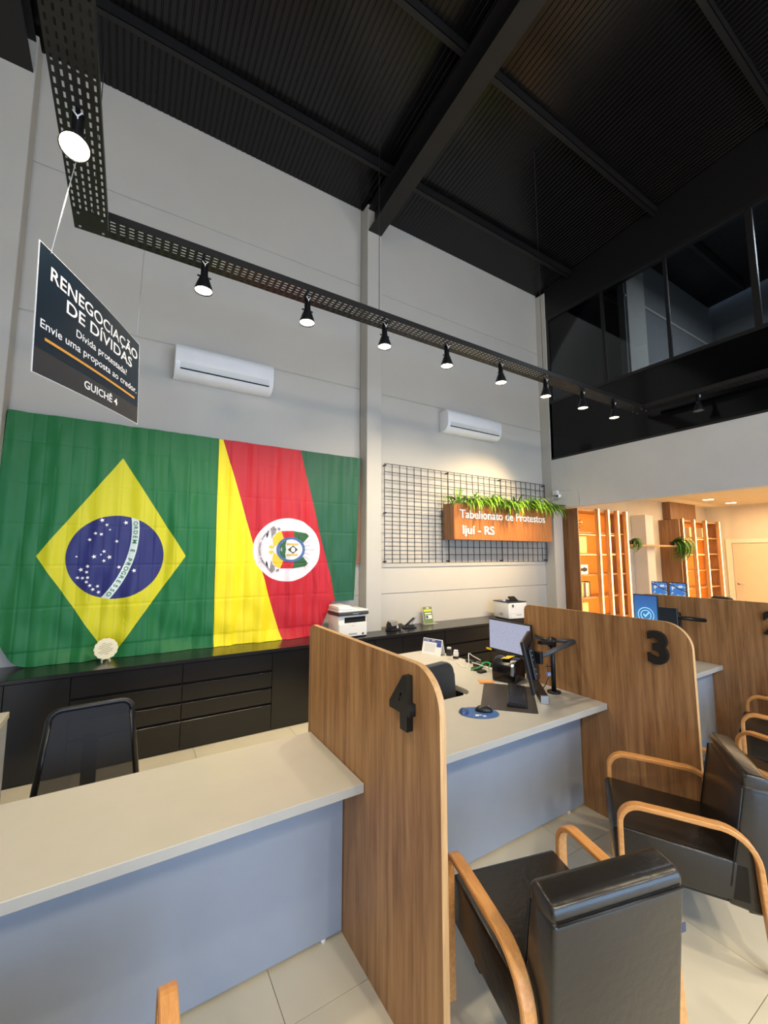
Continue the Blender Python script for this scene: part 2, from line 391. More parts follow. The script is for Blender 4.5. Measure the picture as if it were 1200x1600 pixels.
# ================================================================ BLACK STORAGE RUN UNDER THE FLAGS
cx = [-1.17, -.345, .482, 1.309, 2.13, 2.92, 3.585, 4.40, 5.22, 6.04, 6.335]
cl = ['plain black base cabinet at the left end, behind the mesh chair', 'black drawer cabinet under the left flag, left of the pair', 'black drawer cabinet under the left flag, right of the pair',
      'plain black base cabinet just left of partition 4', 'plain black base cabinet below the multifunction printer', 'plain black base cabinet below the two black stands',
      'black drawer cabinet behind the desk calendar', 'black drawer cabinet left of the white cube printer', 'plain black base cabinet below the white cube printer', 'narrow black base cabinet in the far corner']
for i in range(10):
    a, b = cx[i], cx[i + 1]
    t = thing('base_cabinet', cl[i], 'cabinet', (a, 4.3, 0), 0, 'black base cabinets')
    wd = b - a
    MB().box(.001, wd - .001, .022, W - 4.3 - .002, .0, .764).obj('body', 'counter', t)
    if i in (1, 2, 6, 7):
        for gz in (.582, .418, .260): MB().box(.004, wd - .004, .0205, .0216, gz - .012, gz + .012).obj('groove_shade', 'gap', t)  # near-black strips paint the shade in the gaps between drawers
        for (z0, z1) in ((.592, .762), (.428, .572), (.272, .408), (.012, .252)):
            MB().box(.0025, wd - .0025, 0, .02, z0, z1).obj('drawer', 'counter', t, .0015, 1)
    else:
        k = 2 if wd > .5 else 1
        for q in range(k): MB().box(.0025 + q * wd / k, (q + 1) * wd / k - .0025, 0, .02, .012, .762).obj('door', 'counter', t, .0015, 1)
tag(MB().box(-1.2, 6.335, 4.29, W - .001, .766, .80).obj('counter_worktop', 'countert', None, .003, 1), 'long glossy black worktop under the flags, running along the left wall', 'worktop')
# ================================================================ WALL BOARD AND FLAGS
def fold(x, z, ph, amp=1):
    k = .5 + .5 * min(1, max(0, (3.03 - z) / 1.6))
    d = .006 * sin(x * 17 + ph + .8 * sin(z * 1.7)) + .004 * sin(x * 39 + 2 * ph + 1.3 * sin(z * 2.3 + x))
    d += .016 * noise.noise(Vector((x * 3.2 + ph, z * 1.1, ph))) + .006 * noise.noise(Vector((x * 11, z * 4, ph)))
    # packing creases
    for q in (.28, .56, .84): d -= .003 * math.exp(-((((x + ph) % .30) - q * .36) / .006) ** 2)
    d -= .003 * math.exp(-(((z % .37) - .18) / .006) ** 2)
    d += .010 * max(0, 1.25 - z) * sin(x * 8 + z * 14 + ph) * 1.6
    return d * amp * k * 1.9
def fy(x, z, ph):
    base = 4.738 - .09 * max(0, (1.15 - z)) ** 1.0 * .5
    if z < .9: base -= (0.9 - z) * .25
    return min(base - .012 - fold(x, z, ph), 4.752)
def flag_mesh(name, xl, xr, zt, zb, ph, nu, nv, material, extra=None):
    vs = []
    for j in range(nv + 1):
        v = j / nv
        for i in range(nu + 1):
            u = i / nu; x0, x1 = xl(v), xr(v); x = x0 + (x1 - x0) * u; z = zt - (zt - zb(u)) * v
            y = fy(x, z, ph)
            if extra: y += extra(u, v)
            vs.append((x, y, z))
    fs = [(j*(nu+1)+i, j*(nu+1)+i+1, (j+1)*(nu+1)+i+1, (j+1)*(nu+1)+i) for j in range(nv) for i in range(nu)]
    me = bpy.data.meshes.new(name); me.from_pydata(vs, [], fs); me.polygons.foreach_set('use_smooth', [True] * len(fs)); me.materials.append(material)
    return me
def sm(nt): return nt.nodes, nt.links
class NB:      # tiny node-expression helper
    def __init__(s, m): s.N, s.L = m.node_tree.nodes, m.node_tree.links
    def op(s, o, a, b=None, c=None):
        n = s.N.new('ShaderNodeMath'); n.operation = o
        for i, x in enumerate((a, b, c)):
            if x is None: continue
            if hasattr(x, 'links'): s.L.new(x, n.inputs[i])
            else: n.inputs[i].default_value = x
        return n.outputs[0]
    def mix(s, f, c1, c2):
        n = s.N.new('ShaderNodeMix'); n.data_type = 'RGBA'; s.L.new(f, n.inputs[0])
        for k, c in ((6, c1), (7, c2)):
            if hasattr(c, 'links'): s.L.new(c, n.inputs[k])
            else: n.inputs[k].default_value = rgba(c)
        return n.outputs[2]
def cloth_base(name):
    m = bpy.data.materials.new(name); m.use_nodes = True; b = m.node_tree.nodes['Principled BSDF']; b.inputs['Roughness'].default_value = .55
    b.inputs['Sheen Weight'].default_value = .2
    nb = NB(m); tc = nb.N.new('ShaderNodeTexCoord'); sp = nb.N.new('ShaderNodeSeparateXYZ'); nb.L.new(tc.outputs['Object'], sp.inputs[0])
    return m, b, nb, sp.outputs[0], sp.outputs[2]
FLC = (-.097, 1.745)
mB, b, nb, X, Z = cloth_base('green_flag_cloth')
ax = nb.op('ABSOLUTE', nb.op('SUBTRACT', X, FLC[0])); az = nb.op('ABSOLUTE', nb.op('SUBTRACT', Z, FLC[1]))
dia = nb.op('LESS_THAN', nb.op('ADD', nb.op('DIVIDE', ax, .600), nb.op('DIVIDE', az, .955)), 1)
rr = nb.op('SQRT', nb.op('ADD', nb.op('POWER', nb.op('SUBTRACT', X, -.094), 2), nb.op('POWER', nb.op('SUBTRACT', Z, 1.738), 2)))
disc = nb.op('LESS_THAN', rr, .395)
def circ3(a, b, c):
    (ax_, ay), (bx, by), (cx_, cy) = a, b, c
    d = 2 * (ax_ * (by - cy) + bx * (cy - ay) + cx_ * (ay - by))
    ux = ((ax_**2+ay**2)*(by-cy)+(bx**2+by**2)*(cy-ay)+(cx_**2+cy**2)*(ay-by))/d
    uy = ((ax_**2+ay**2)*(cx_-bx)+(bx**2+by**2)*(ax_-cx_)+(cx_**2+cy**2)*(bx-ax_))/d
    return ux, uy, hypot(ax_-ux, ay-uy)
BX, BZ, BR = circ3((.038, 2.10), (.024, 1.76), (-.168, 1.35))
rb_ = nb.op('SQRT', nb.op('ADD', nb.op('POWER', nb.op('SUBTRACT', X, BX), 2), nb.op('POWER', nb.op('SUBTRACT', Z, BZ), 2)))
band = nb.op('MULTIPLY', disc, nb.op('LESS_THAN', nb.op('ABSOLUTE', nb.op('SUBTRACT', rb_, BR)), .031))
c = nb.mix(dia, (0, 108, 52), (212, 206, 14)); c = nb.mix(disc, c, (28, 34, 108)); c = nb.mix(band, c, (222, 236, 232))
nb.L.new(c, b.inputs['Base Color'])
board = tag(MB().box(-.984, 2.566, 4.762, W - .002, 1.643, 3.035).obj('wall_board', 'board', None, .002, 1), 'brown wooden wall board mostly hidden behind the two flags', 'board')
bz = lambda u: .803 if u > .08 else .803 + 9 * (.08 - u) ** 2
xl1 = lambda v: -.972 - .018 * sin(pi * min(1, v / .8)) + (.17 * ((v - .78) / .22) ** 2 if v > .78 else 0)
f1 = link('green_flag', flag_mesh('green_flag', xl1, lambda v: .777 + .02 * v, 3.03, bz, 0.0, 220, 240, mB))
tag(f1, 'large green flag with a yellow diamond and starry blue disc', 'flag')
def onflag(me, ph, off=.0035):
    for v in me.vertices: v.co.y = fy(v.co.x, v.co.z, ph) - off
def star(cx, cz, r, parent, name='star', rot=0):
    m = MB(); pts = []
    for k in range(10):
        a = pi / 2 + rot + k * pi / 5; q = r if k % 2 == 0 else r * .42; pts.append((cx + q * cos(a), 0, cz + q * sin(a)))
    m.add([(cx, 0, cz)] + pts, [(0, k + 1, (k + 1) % 10 + 1) for k in range(10)])
    me = m.mesh(name, 'whitep'); onflag(me, 0.0); return link(name, me, parent)
STARS = [(-.23, 2.083), (-.192, 2.04), (-.275, 1.957), (-.23, 1.95), (-.317, 1.897), (-.039, 2.068), (-.104, 1.886), (-.2, 1.789), (-.274, 1.74), (-.155, 1.735), (-.196, 1.701), (-.073, 1.64), (.052, 1.605), (-.318, 1.65), (-.368, 1.62), (-.322, 1.598), (-.389, 1.547), (-.351, 1.544), (-.312, 1.548), (-.319, 1.508), (-.291, 1.475), (-.232, 1.465), (-.266, 1.438), (-.222, 1.41)]
for i, (x, z) in enumerate(STARS): star(x, z, .022 if i in (5, 8, 9, 12, 0, 14) else .018, f1, rot=.3)
for (x, z) in ((-.165, 1.995), (-.408, 1.74), (-.222, 1.759)): star(x, z, .011, f1)
# motto along the band, letters standing towards the right, read downwards
motto = 'ORDEM E PROGRESSO'; a0 = atan2(2.085 - BZ, .038 - BX); a1 = atan2(1.375 - BZ, -.157 - BX)
vsm, fsm = [], []
for i, ch in enumerate(motto):
    if ch == ' ': continue
    a = a0 + (a1 - a0) * (i + .5) / len(motto); me = text_mesh(ch, .052, .0008)
    xs = [v.co.x for v in me.vertices]; ys_ = [v.co.y for v in me.vertices]; mx_, my_ = (min(xs)+max(xs))/2, (min(ys_)+max(ys_))/2
    ux, uz = cos(a), sin(a)                 # letter up = away from the arc's centre
    rx, rz = uz, -ux                        # letter right = along the arc, downwards
    o = len(vsm)
    for v in me.vertices:
        p, q = v.co.x - mx_, v.co.y - my_
        x = BX + BR * ux + p * rx + q * ux; z = BZ + BR * uz + p * rz + q * uz
        vsm.append((x, fy(x, z, 0) - .0035, z))
    fsm += [tuple(k + o for k in pl.vertices) for pl in me.polygons]
me = bpy.data.meshes.new('motto'); me.from_pydata(vsm, [], fsm); me.materials.append(mat('flag_green_print', (20, 110, 70), .6)); link('motto', me, f1, 'green motto ORDEM E PROGRESSO on the white band')
# second flag: yellow, red and green stripes with a white oval of arms
mR, b, nb, X, Z = cloth_base('striped_flag_cloth')
# stripe edges are slanting lines x = x0 + s * (3.03 - z)
e1 = nb.op('MULTIPLY_ADD', nb.op('SUBTRACT', 3.03, Z), .318, .822); e2 = nb.op('MULTIPLY_ADD', nb.op('SUBTRACT', 3.03, Z), .268, 1.715)
nb1 = nb.op('GREATER_THAN', X, e1); nb2 = nb.op('GREATER_THAN', X, e2)
c = nb.mix(nb1, (246, 226, 0), (192, 6, 34)); c = nb.mix(nb2, c, (6, 86, 56))
EX, EZ = 1.588, 1.818
el = nb.op('ADD', nb.op('POWER', nb.op('DIVIDE', nb.op('SUBTRACT', X, EX), .402), 2), nb.op('POWER', nb.op('DIVIDE', nb.op('SUBTRACT', Z, EZ), .368), 2))
c = nb.mix(nb.op('LESS_THAN', el, 1), c, (236, 226, 236))
nb.L.new(c, b.inputs['Base Color'])
def zb2(u):
    x = .79 + 1.72 * u
    return .803 if x < 1.97 else .803 + min(.385, .385 * ((x - 1.97) / .24))
PH2 = 4.1
f2 = link('striped_flag', flag_mesh('striped_flag', lambda v: .781 + .022 * v, lambda v: 2.545 - .03 * sin(pi * v) - .09 * v ** 3, 3.025, zb2, PH2, 200, 220, mR))
tag(f2, 'yellow, red and green striped flag with a white oval of arms on it', 'flag')
def emb(name, polys, m, off=.004, label=None):
    if name in ('drape', 'cannon', 'ribbon_end', 'tassel', 'column_print', 'spear') and len(polys) > 1:
        for P in polys: emb(name, [P], m, off, label)
        return
    vs, fs = [], []
    for P in polys:
        o = len(vs); vs += [(EX + a, 0, EZ + b) for a, b in P]; fs.append(tuple(range(o, o + len(P))))
    me = bpy.data.meshes.new(name); me.from_pydata(vs, [], fs)
    bm = bmesh.new(); bm.from_mesh(me); bmesh.ops.triangulate(bm, faces=bm.faces)
    for _ in range(4):
        es = [e for e in bm.edges if e.calc_length() > .022]
        if not es: break
        bmesh.ops.subdivide_edges(bm, edges=es, cuts=1); bmesh.ops.triangulate(bm, faces=bm.faces)
    bm.to_mesh(me); bm.free()
    for v in me.vertices: v.co.y = fy(v.co.x, v.co.z, PH2) - off
    me.materials.append(m); return link(name, me, f2, label)
def ell(cx, cz, rx, rz, n=32, a0=0, a1=360): return [(cx + rx * cos(radians(a0 + (a1-a0) * k / n)), cz + rz * sin(radians(a0 + (a1-a0) * k / n))) for k in range(n if a1-a0 == 360 else n + 1)]
def ring(cx, cz, r0, r1, rz0, rz1, a0=0, a1=360, n=32):
    out = []
    for k in range(n):
        t0, t1 = radians(a0 + (a1-a0)*k/n), radians(a0 + (a1-a0)*(k+1)/n)
        out.append([(cx+r0*cos(t0), cz+rz0*sin(t0)), (cx+r1*cos(t0), cz+rz1*sin(t0)), (cx+r1*cos(t1), cz+rz1*sin(t1)), (cx+r0*cos(t1), cz+rz0*sin(t1))])
    return out
CX, CZ = .03, 0.0
mk = lambda n, c: mat('print_' + n, c, .6)
emb('drape', [[(-.175, .03), (-.185, .13), (-.15, .19), (-.085, .215), (-.05, .13), (-.12, .07)], [(-.175, -.03), (-.185, -.13), (-.15, -.19), (-.085, -.215), (-.05, -.13), (-.12, -.07)]], mk('yellow', (240, 196, 50)), label='yellow part of the draped banners')
emb('drape', [[(-.085, .215), (.055, .22), (.075, .13), (-.05, .13)], [(-.085, -.215), (.055, -.22), (.075, -.13), (-.05, -.13)]], mk('red', (198, 30, 44)), label='red part of the draped banners')
emb('drape', [[(.055, .22), (.22, .195), (.26, .165), (.17, .075), (.075, .13)], [(.055, -.22), (.22, -.195), (.26, -.165), (.17, -.075), (.075, -.13)]], mk('green', (44, 96, 56)), label='green part of the draped banners')
emb('shield_ring', ring(CX, CZ, .137, .172, .118, .146), mk('blue', (70, 104, 160)), .0065)
emb('shield_field', [ell(CX, CZ, .138, .119)], mk('pale', (228, 232, 234)), .0065)
emb('shield_ground', [[(CX + .137 * cos(radians(a)), .118 * sin(radians(a))) for a in range(112, 249, 8)] + [(CX - .062, -.05), (CX - .055, 0), (CX - .062, .05)]], mk('green', (44, 96, 56)), .008)
emb('column_print', [[(CX - .05, s * .062 - .012), (CX + .085, s * .062 - .012), (CX + .085, s * .062 + .012), (CX - .05, s * .062 + .012)] for s in (1, -1)], mk('tan', (214, 184, 110)), .009)
emb('diamond_print', [[(CX - .04, 0), (CX + .022, .05), (CX + .085, 0), (CX + .022, -.05)]], mk('dark', (60, 62, 46)), .009)
emb('cap_print', [ell(CX + .022, 0, .026, .03, 16)], mk('pale', (228, 232, 234)), .0105)
emb('spear', [[(.19, z0 - .002), (.19, z0 + .002), (.19 + ln, z1 + .0015), (.19 + ln, z1 - .0015)] for z0, z1, ln in ((.075, .12, .09), (.04, .055, .09), (.0, .0, .135), (-.04, -.055, .09), (-.075, -.12, .09), (.17, .21, .08), (-.17, -.21, .08), (.19, .235, .05), (-.19, -.235, .05))], mk('dark', (60, 62, 46)), label='fan of spears')
emb('cannon', [[(-.20, s * .12), (-.215, s * .24), (-.185, s * .27), (-.15, s * .235), (-.155, s * .19), (-.185, s * .16)] for s in (1, -1)] + [[(-.13, s * .225), (-.14, s * .255), (-.10, s * .25), (-.10, s * .22)] for s in (1, -1)], mk('grey', (140, 136, 140)), label='grey cannon')
emb('ribbon_end', [[(-.235, s * .215), (-.28, s * .16), (-.265, s * .165), (-.262, s * .125), (-.245, s * .15)] for s in (1, -1)], mk('black', (40, 38, 44)))
emb('tassel', [[(-.24, s * .028), (-.20, s * .055), (-.165, s * .02), (-.20, s * .008)] for s in (1, -1)], mk('yellow', (240, 196, 50)))
# motto on the ribbon: LIBERDADE IGUALDADE HUMANIDADE read downwards along the left arc
def arc_text(s, cx, cz, rx, rz, a0, a1, size, col, name):
    vs, fs = [], []
    for i, ch in enumerate(s):
        if ch == ' ': continue
        a = radians(a0 + (a1 - a0) * (i + .5) / len(s)); me = text_mesh(ch, size, .0006)
        xs = [v.co.x for v in me.vertices]; q = [v.co.y for v in me.vertices]; mx_, my_ = (min(xs)+max(xs))/2, (min(q)+max(q))/2
        ux, uz = -cos(a), -sin(a); rx_, rz_ = uz, -ux; o = len(vs)
        for v in me.vertices:
            p, t = v.co.x - mx_, v.co.y - my_
            x = EX + cx + rx * cos(a) + p * rx_ + t * ux; z = EZ + cz + rz * sin(a) + p * rz_ + t * uz; vs.append((x, fy(x, z, PH2) - .0045, z))
        fs += [tuple(k + o for k in pl.vertices) for pl in me.polygons]
    me = bpy.data.meshes.new(name); me.from_pydata(vs, [], fs); me.materials.append(col); return link(name, me, f2)
arc_text('LIBERDADE IGUALDADE HUMANIDADE', 0, 0, .335, .30, 128, 232, .026, mk('grey2', (110, 108, 116)), 'ribbon_motto')
# ================================================================ WIRE GRID, SIGN BOX AND FERNS
gx0, gx1, gz0, gz1 = 2.93, 6.325, 1.646, 3.01; nxp = 9
cwid = (gx1 - gx0) / 3
gt = thing('wire_grid_panel', 'black square-mesh wire grid fixed to the wall behind the wooden sign', 'wall grid', (gx0, 4.755, gz0))
for p in range(3):
    m = MB(); r = .0042; x0 = p * cwid; H = gz1 - gz0
    for k in range(nxp + 1):
        x = x0 + .004 + (cwid - .008) * k / nxp; m.box(x - r, x + r, -r, r, 0, H)
    for k in range(13):
        z = H * k / 12; m.box(x0 + .003, x0 + cwid - .003, -r * 2, 0, z - r, z + r)
    m.obj('wire_panel', 'black', gt)
for p in range(4):
    for z in (.02, (gz1 - gz0) - .02, .68):
        MB().tube([(min(max(p * cwid, .02), 3 * cwid - .02), -.012, z), (min(max(p * cwid, .02), 3 * cwid - .02), .054, z)], .011, 8).obj('wall_clip', 'black', gt)
sx0, sx1, sy0, sy1, sz0, sz1 = 3.95, 6.14, 4.50, 4.742, 1.978, 2.505
sg = thing('wooden_sign_box', 'cedar wood planter sign box with white raised lettering Tabelionato de Protestos', 'sign', (sx0, sy0, sz0))
L_ = sx1 - sx0; Hs = sz1 - sz0; D = sy1 - sy0
MB().box(0, L_, 0, .018, 0, Hs).obj('front_board', 'signw', sg, .001, 1)
MB().box(0, .018, .0185, D, 0, Hs).obj('end_board', 'shelfw', sg, .001, 1); MB().box(L_ - .018, L_, .0185, D, 0, Hs).obj('end_board', 'shelfw', sg, .001, 1)
MB().box(.019, L_ - .019, .0185, D, 0, .018).obj('bottom_board', 'shelfw', sg)
MB().box(.019, L_ - .019, .0185, D, Hs - .055, Hs - .036).obj('planter_tray', 'black', sg)
fm = frame((.10, -.0005, .315), (1, 0, 0), (0, 0, 1))
text_obj('lettering', 'Tabelionato de Protestos', 'whitep', sg, fm @ Matrix.Translation((0, 0, .006)), .178, .002, .006, width=1.90, label='white raised letters Tabelionato de Protestos')
text_obj('lettering', 'Ijuí - RS', 'whitep', sg, frame((.14, -.0005, .085), (1, 0, 0), (0, 0, 1)) @ Matrix.Translation((0, 0, .006)), .178, .002, .006, width=.64, label='white raised letters Ijui - RS')
def frond(m, x, y, z, az, ln, droop, wd=.012, lift=.5):
    pts = []; px, py, pz = x, y, z; el_ = lift
    n = 7; st = ln / n
    for k in range(n + 1):
        pts.append((px, py, pz)); px += cos(az) * cos(el_) * st; py += sin(az) * cos(el_) * st; pz += sin(el_) * st; el_ -= droop
    sx, sy = -sin(az), cos(az); vs = []
    for k, (a, b_, c_) in enumerate(pts):
        q = wd * sin(pi * (.12 + .86 * k / n)); vs += [(a - sx * q, b_ - sy * q, c_), (a, b_, c_ - q * .35), (a + sx * q, b_ + sy * q, c_)]
    fs = []
    for k in range(n):
        fs += [(3*k, 3*k+1, 3*k+4, 3*k+3), (3*k+1, 3*k+2, 3*k+5, 3*k+4)]
    m.add(vs, fs, True)
rnd = random.Random(3)
fern_lab = ['sparse artificial fern with an upright sprig at the left end of the sign box', 'artificial fern hanging over the word Tabelionato', 'bright artificial fern hanging over the middle of the sign box',
            'artificial fern hanging left of the word Protestos', 'artificial fern hanging over the word Protestos', 'artificial fern spilling past the right end of the sign box']
for i in range(6):
    fx = sx0 + .16 + i * .375
    t = thing('artificial_fern', fern_lab[i], 'plant', (fx, 4.565, sz1 - .03), 0, 'artificial ferns on the sign box')
    m = MB(); mdk = MB()
    nfr = (26, 52, 64, 64, 64, 70)[i]
    for k in range(nfr):
        az = rnd.gauss(-pi / 2, 1.0) if i < 5 else rnd.gauss(-pi / 2 + .6, .95)
        ln = rnd.uniform(.28, .58) * (.8 if i == 0 else 1); ox, oy = rnd.uniform(-.2, .2), rnd.uniform(-.05, .0)
        if sin(az) > .1 : az = -az
        frond(m if k % 4 else mdk, ox, oy, 0.0, az, ln, rnd.uniform(.28, .44), rnd.uniform(.009, .015), rnd.uniform(.7, 1.35))
    if i == 0:
        for q in range(9): frond(m, -.02 + .02 * cos(q), 0, 0.02, rnd.uniform(0, 6.28), .26, rnd.uniform(.02, .10), .012, 1.45)
        for q in range(6): frond(mdk, -.05, 0, .05, pi + rnd.uniform(-.4, .2), rnd.uniform(.18, .28), .25, .012, .9)
    if i == 5:
        for q in range(8): frond(mdk, .12, 0, 0, rnd.uniform(-.9, -.2), rnd.uniform(.34, .52), .24, .010, .9)
    m.obj('fronds', 'tree', t)['kind'] = 'stuff'
    o = mdk.obj('dark_fronds', 'treed', t); o['kind'] = 'stuff'
    MB().lathe([(.001, -.004), (.05, -.004), (.055, .03), (.001, .03)], 12).obj('pot', 'black', t)
# ================================================================ AIR CONDITIONERS
def aircon(x0, x1, z0, z1, label):
    t = thing('air_conditioner', label, 'air conditioner', (x0, W, z0), 0, 'wall air conditioners'); wd = x1 - x0; h = z1 - z0; d = .215
    prof = [(0, 0), (0, h)] + [(-d * .82 - .0 * k, h) for k in (0,)] + [(-d + .015, h - .03), (-d, h - .07), (-d, h * .42), (-d + .012, h * .22), (-d + .05, h * .07), (-d + .10, 0)]
    MB().prism([(a, b_) for a, b_ in prof], 0, wd, 'x').obj('casing', 'glossw', t, .004, 2)
    MB().prism([(-d - .003, h * .40), (-d + .004, h * .40), (-d + .018, h * .215), (-d + .011, h * .205)], .05, wd - .05, 'x').obj('air_flap', 'offwhite', t, .001, 1)
    MB().prism([(-d + .0, h * .205), (-d + .03, h * .205), (-d + .03, h * .19), (-d + .008, h * .18)], .05, wd - .05, 'x').obj('outlet_slot', 'gap', t)
    for q in (.3, .62): MB().box(wd * q, wd * q + .035, -.09, -.07, -.006, 0).obj('clip', 'offwhite', t)
    return t
aircon(.30, 1.325, 3.625, 3.955, 'white split air conditioner above the left flag')
aircon(3.955, 5.09, 3.62, 3.94, 'white split air conditioner above the wire grid')
# ================================================================ HANGING CABLE TRAY WITH SPOTLIGHTS
TZ = 3.80
def tray_leg(m, L, nrow=6, wd=.178, holes=True):
    """perforated tray floor in local coords: x 0..L, y 0..wd"""
    pitch = .050; sl = .028; n = int((L - .01) / pitch); xs = [0]
    for k in range(n): a = .011 + k * pitch; xs += [a, a + sl]
    xs.append(L)
    ysr = [0]; rp = wd / nrow
    for k in range(nrow): c_ = rp * (k + .5); ysr += [c_ - .0045, c_ + .0045]
    ysr.append(wd)
    nx, ny = len(xs), len(ysr); vs = [(x, y, 0) for y in ysr for x in xs]; fs = []
    for j in range(ny - 1):
        for i in range(nx - 1):
            if holes and i % 2 == 1 and j % 2 == 1: continue
            fs.append((j*nx+i, j*nx+i+1, (j+1)*nx+i+1, (j+1)*nx+i))
    m.add(vs, fs)
    m.box(0, L, -.0012, 0, 0, .05).box(0, L, wd, wd + .0012, 0, .05)
    return m
ct = thing('cable_tray', 'black perforated cable tray frame hung on wires, carrying the spotlights', 'cable tray', (-.40, 2.87, TZ))
def sec(x, y, rz, L, parent=ct):
    m = MB(); tray_leg(m, L); o = m.obj('tray_section', 'black', parent); o.location = (x, y, 0); o.rotation_euler = (0, 0, rz); return o
for k in range(3): sec(.18 + k * 2.08, 0, 0, 2.08)
for k in range(2): sec(0, -.0 - k * 2.1, -pi / 2, 2.1); sec(6.421, -.0 - k * 2.1, -pi / 2, 2.1)
for k in range(3): sec(.18 + k * 2.08, -4.38, 0, 2.08)
for (x, y) in ((0, 0), (6.42, 0), (0, -4.38), (6.42, -4.38)):
    m = MB().box(x, x + .179, y, y + .179, -.002, 0); m.box(x, x + .179, y + (.178 if y == 0 else 0), y + (.179 if y == 0 else .001), 0, .05)
    cp = m.obj('corner_plate', 'black', ct)
    for (a, b_) in ((.03, .03), (.15, .03), (.03, .15), (.15, .15)): MB().lathe([(.001, -.006), (.008, -.006), (.008, -.002)], 8, Matrix.Translation((x + a, y + b_, 0))).obj('bolt', 'steel', cp)
for (x, y) in ((2.17, .09), (4.4, .09), (.09, .12), (6.5, -1.5), (.09, -2.0)):
    zt = ROOF(2.87 + y) - TZ - .13
    MB().tube([(x, y, .0), (x, y, zt)], .0028, 6).obj('hanging_wire', 'black', ct)
def spot(x, y, label, tilt=(0, 0), watts=1.0, on=True, aim=None, first=[None]):
    if first[0] is None:
        t = thing('track_spotlight', label, 'spotlight', (x, y, TZ), 0, 'tray spotlights'); first[0] = t
        MB().lathe([(.001, -.004), (.024, -.004), (.024, -.10), (.027, -.102), (.027, -.118)], 16).obj('stem', 'blackp', t)
        MB().lathe([(.027, -.112), (.034, -.125), (.044, -.152), (.055, -.185), (.060, -.205), (.061, -.214), (.058, -.214), (.056, -.203), (.030, -.15), (.001, -.148)], 24).obj('shade', 'blackp', t)
        MB().lathe([(.001, -.203), (.04, -.2035), (.0565, -.206)], 24).obj('bulb', 'lampglow', t)
        MB().tube([(-.045, 0, -.108), (.045, 0, -.108)], .006, 8).obj('tilt_screw', 'blackp', t)
        MB().tube([(.0, -.012, -.055), (0, -.028, -.03), (.016, -.03, -.008)], .0035, 6).tube([(0, -.028, -.034), (-.02, -.03, -.012)], .0035, 6).obj('clamp', 'white', t)
    else:
        t = dup(first[0], (x, y, TZ), 0, label, 'tray spotlights')
    if on:
        light('SPOT', 'spotlight_beam', (x, y, TZ - .216), SPOT_W * watts, SPOT_C, (tilt[0], tilt[1], 0), spot_size=radians(128), spot_blend=.9, shadow_soft_size=.05)
        if aim:
            lo = LAST[0]; lo.rotation_euler = (Vector(aim) - lo.location).to_track_quat('-Z', 'Y').to_euler(); lo.data.spot_size = radians(66); lo.data.color = (1, .72, .38)
    else:
        for c_ in [o for o in COL.objects if o.parent == t and o.name.startswith('bulb')]: c_.data = c_.data.copy(); c_.data.materials[0] = mat('unlit_bulb', (120, 120, 118), .3)
    return t
sl = ['first tray spotlight from the left, above the white air conditioner by the left flag', 'second tray spotlight from the left, glaring, left of the middle column', 'third tray spotlight from the left, at the middle column', 'fourth tray spotlight from the left, above the right air conditioner',
      'fifth tray spotlight from the left, glaring, above the wire grid', 'sixth tray spotlight from the left, in front of the far column', 'seventh tray spotlight from the left, in front of the dark glass', 'eighth tray spotlight from the left, nearest the far tray corner']
for i, x in enumerate((.345, 1.107, 1.83, 2.545, 3.295, 4.035, 4.755, 5.455)):
    spot(x, 2.965, sl[i], (radians(16 if i < 3 else 30), 0), (1, 1, 1, 1, 1.3, 1.3, 1.2, 5.5)[i], aim=(4.75, 4.8, 2.25) if i == 7 else None)
big = spot(-.31, 2.22, 'largest glaring spotlight on the near left leg of the tray, above the hanging notice')
for c_ in [o for o in COL.objects if o.parent == big and o.name.split('.')[0] in ('shade', 'bulb')]:
    a_ = radians(-24); c_.rotation_euler = (a_, 0, 0); c_.location = Vector((0, 0, -.11)) - Matrix.Rotation(a_, 3, 'X') @ Vector((0, 0, -.11))
spot(6.11, 2.25, 'switched-off spotlight on the right leg of the tray, in front of the black glass', (0, 0), 1, False)
# lamps on the tray legs that the frame does not show still light the room
for (x, y) in ((-.31, .5), (1.2, -1.42), (3.4, -1.42), (5.2, -1.42)):
    spot(x, y, {(-.31, .5): 'spotlight on the near left tray leg, out of the frame overhead', (1.2, -1.42): 'spotlight on the rear tray leg, behind the viewer on the left', (3.4, -1.42): 'spotlight on the rear tray leg, behind the viewer in the middle', (5.2, -1.42): 'spotlight on the rear tray leg, behind the viewer on the right', (6.11, .4): 'spotlight on the right tray leg, beyond the right edge of the frame'}[(x, y)], (0, 0), 3.0 if y < -1 else 1)
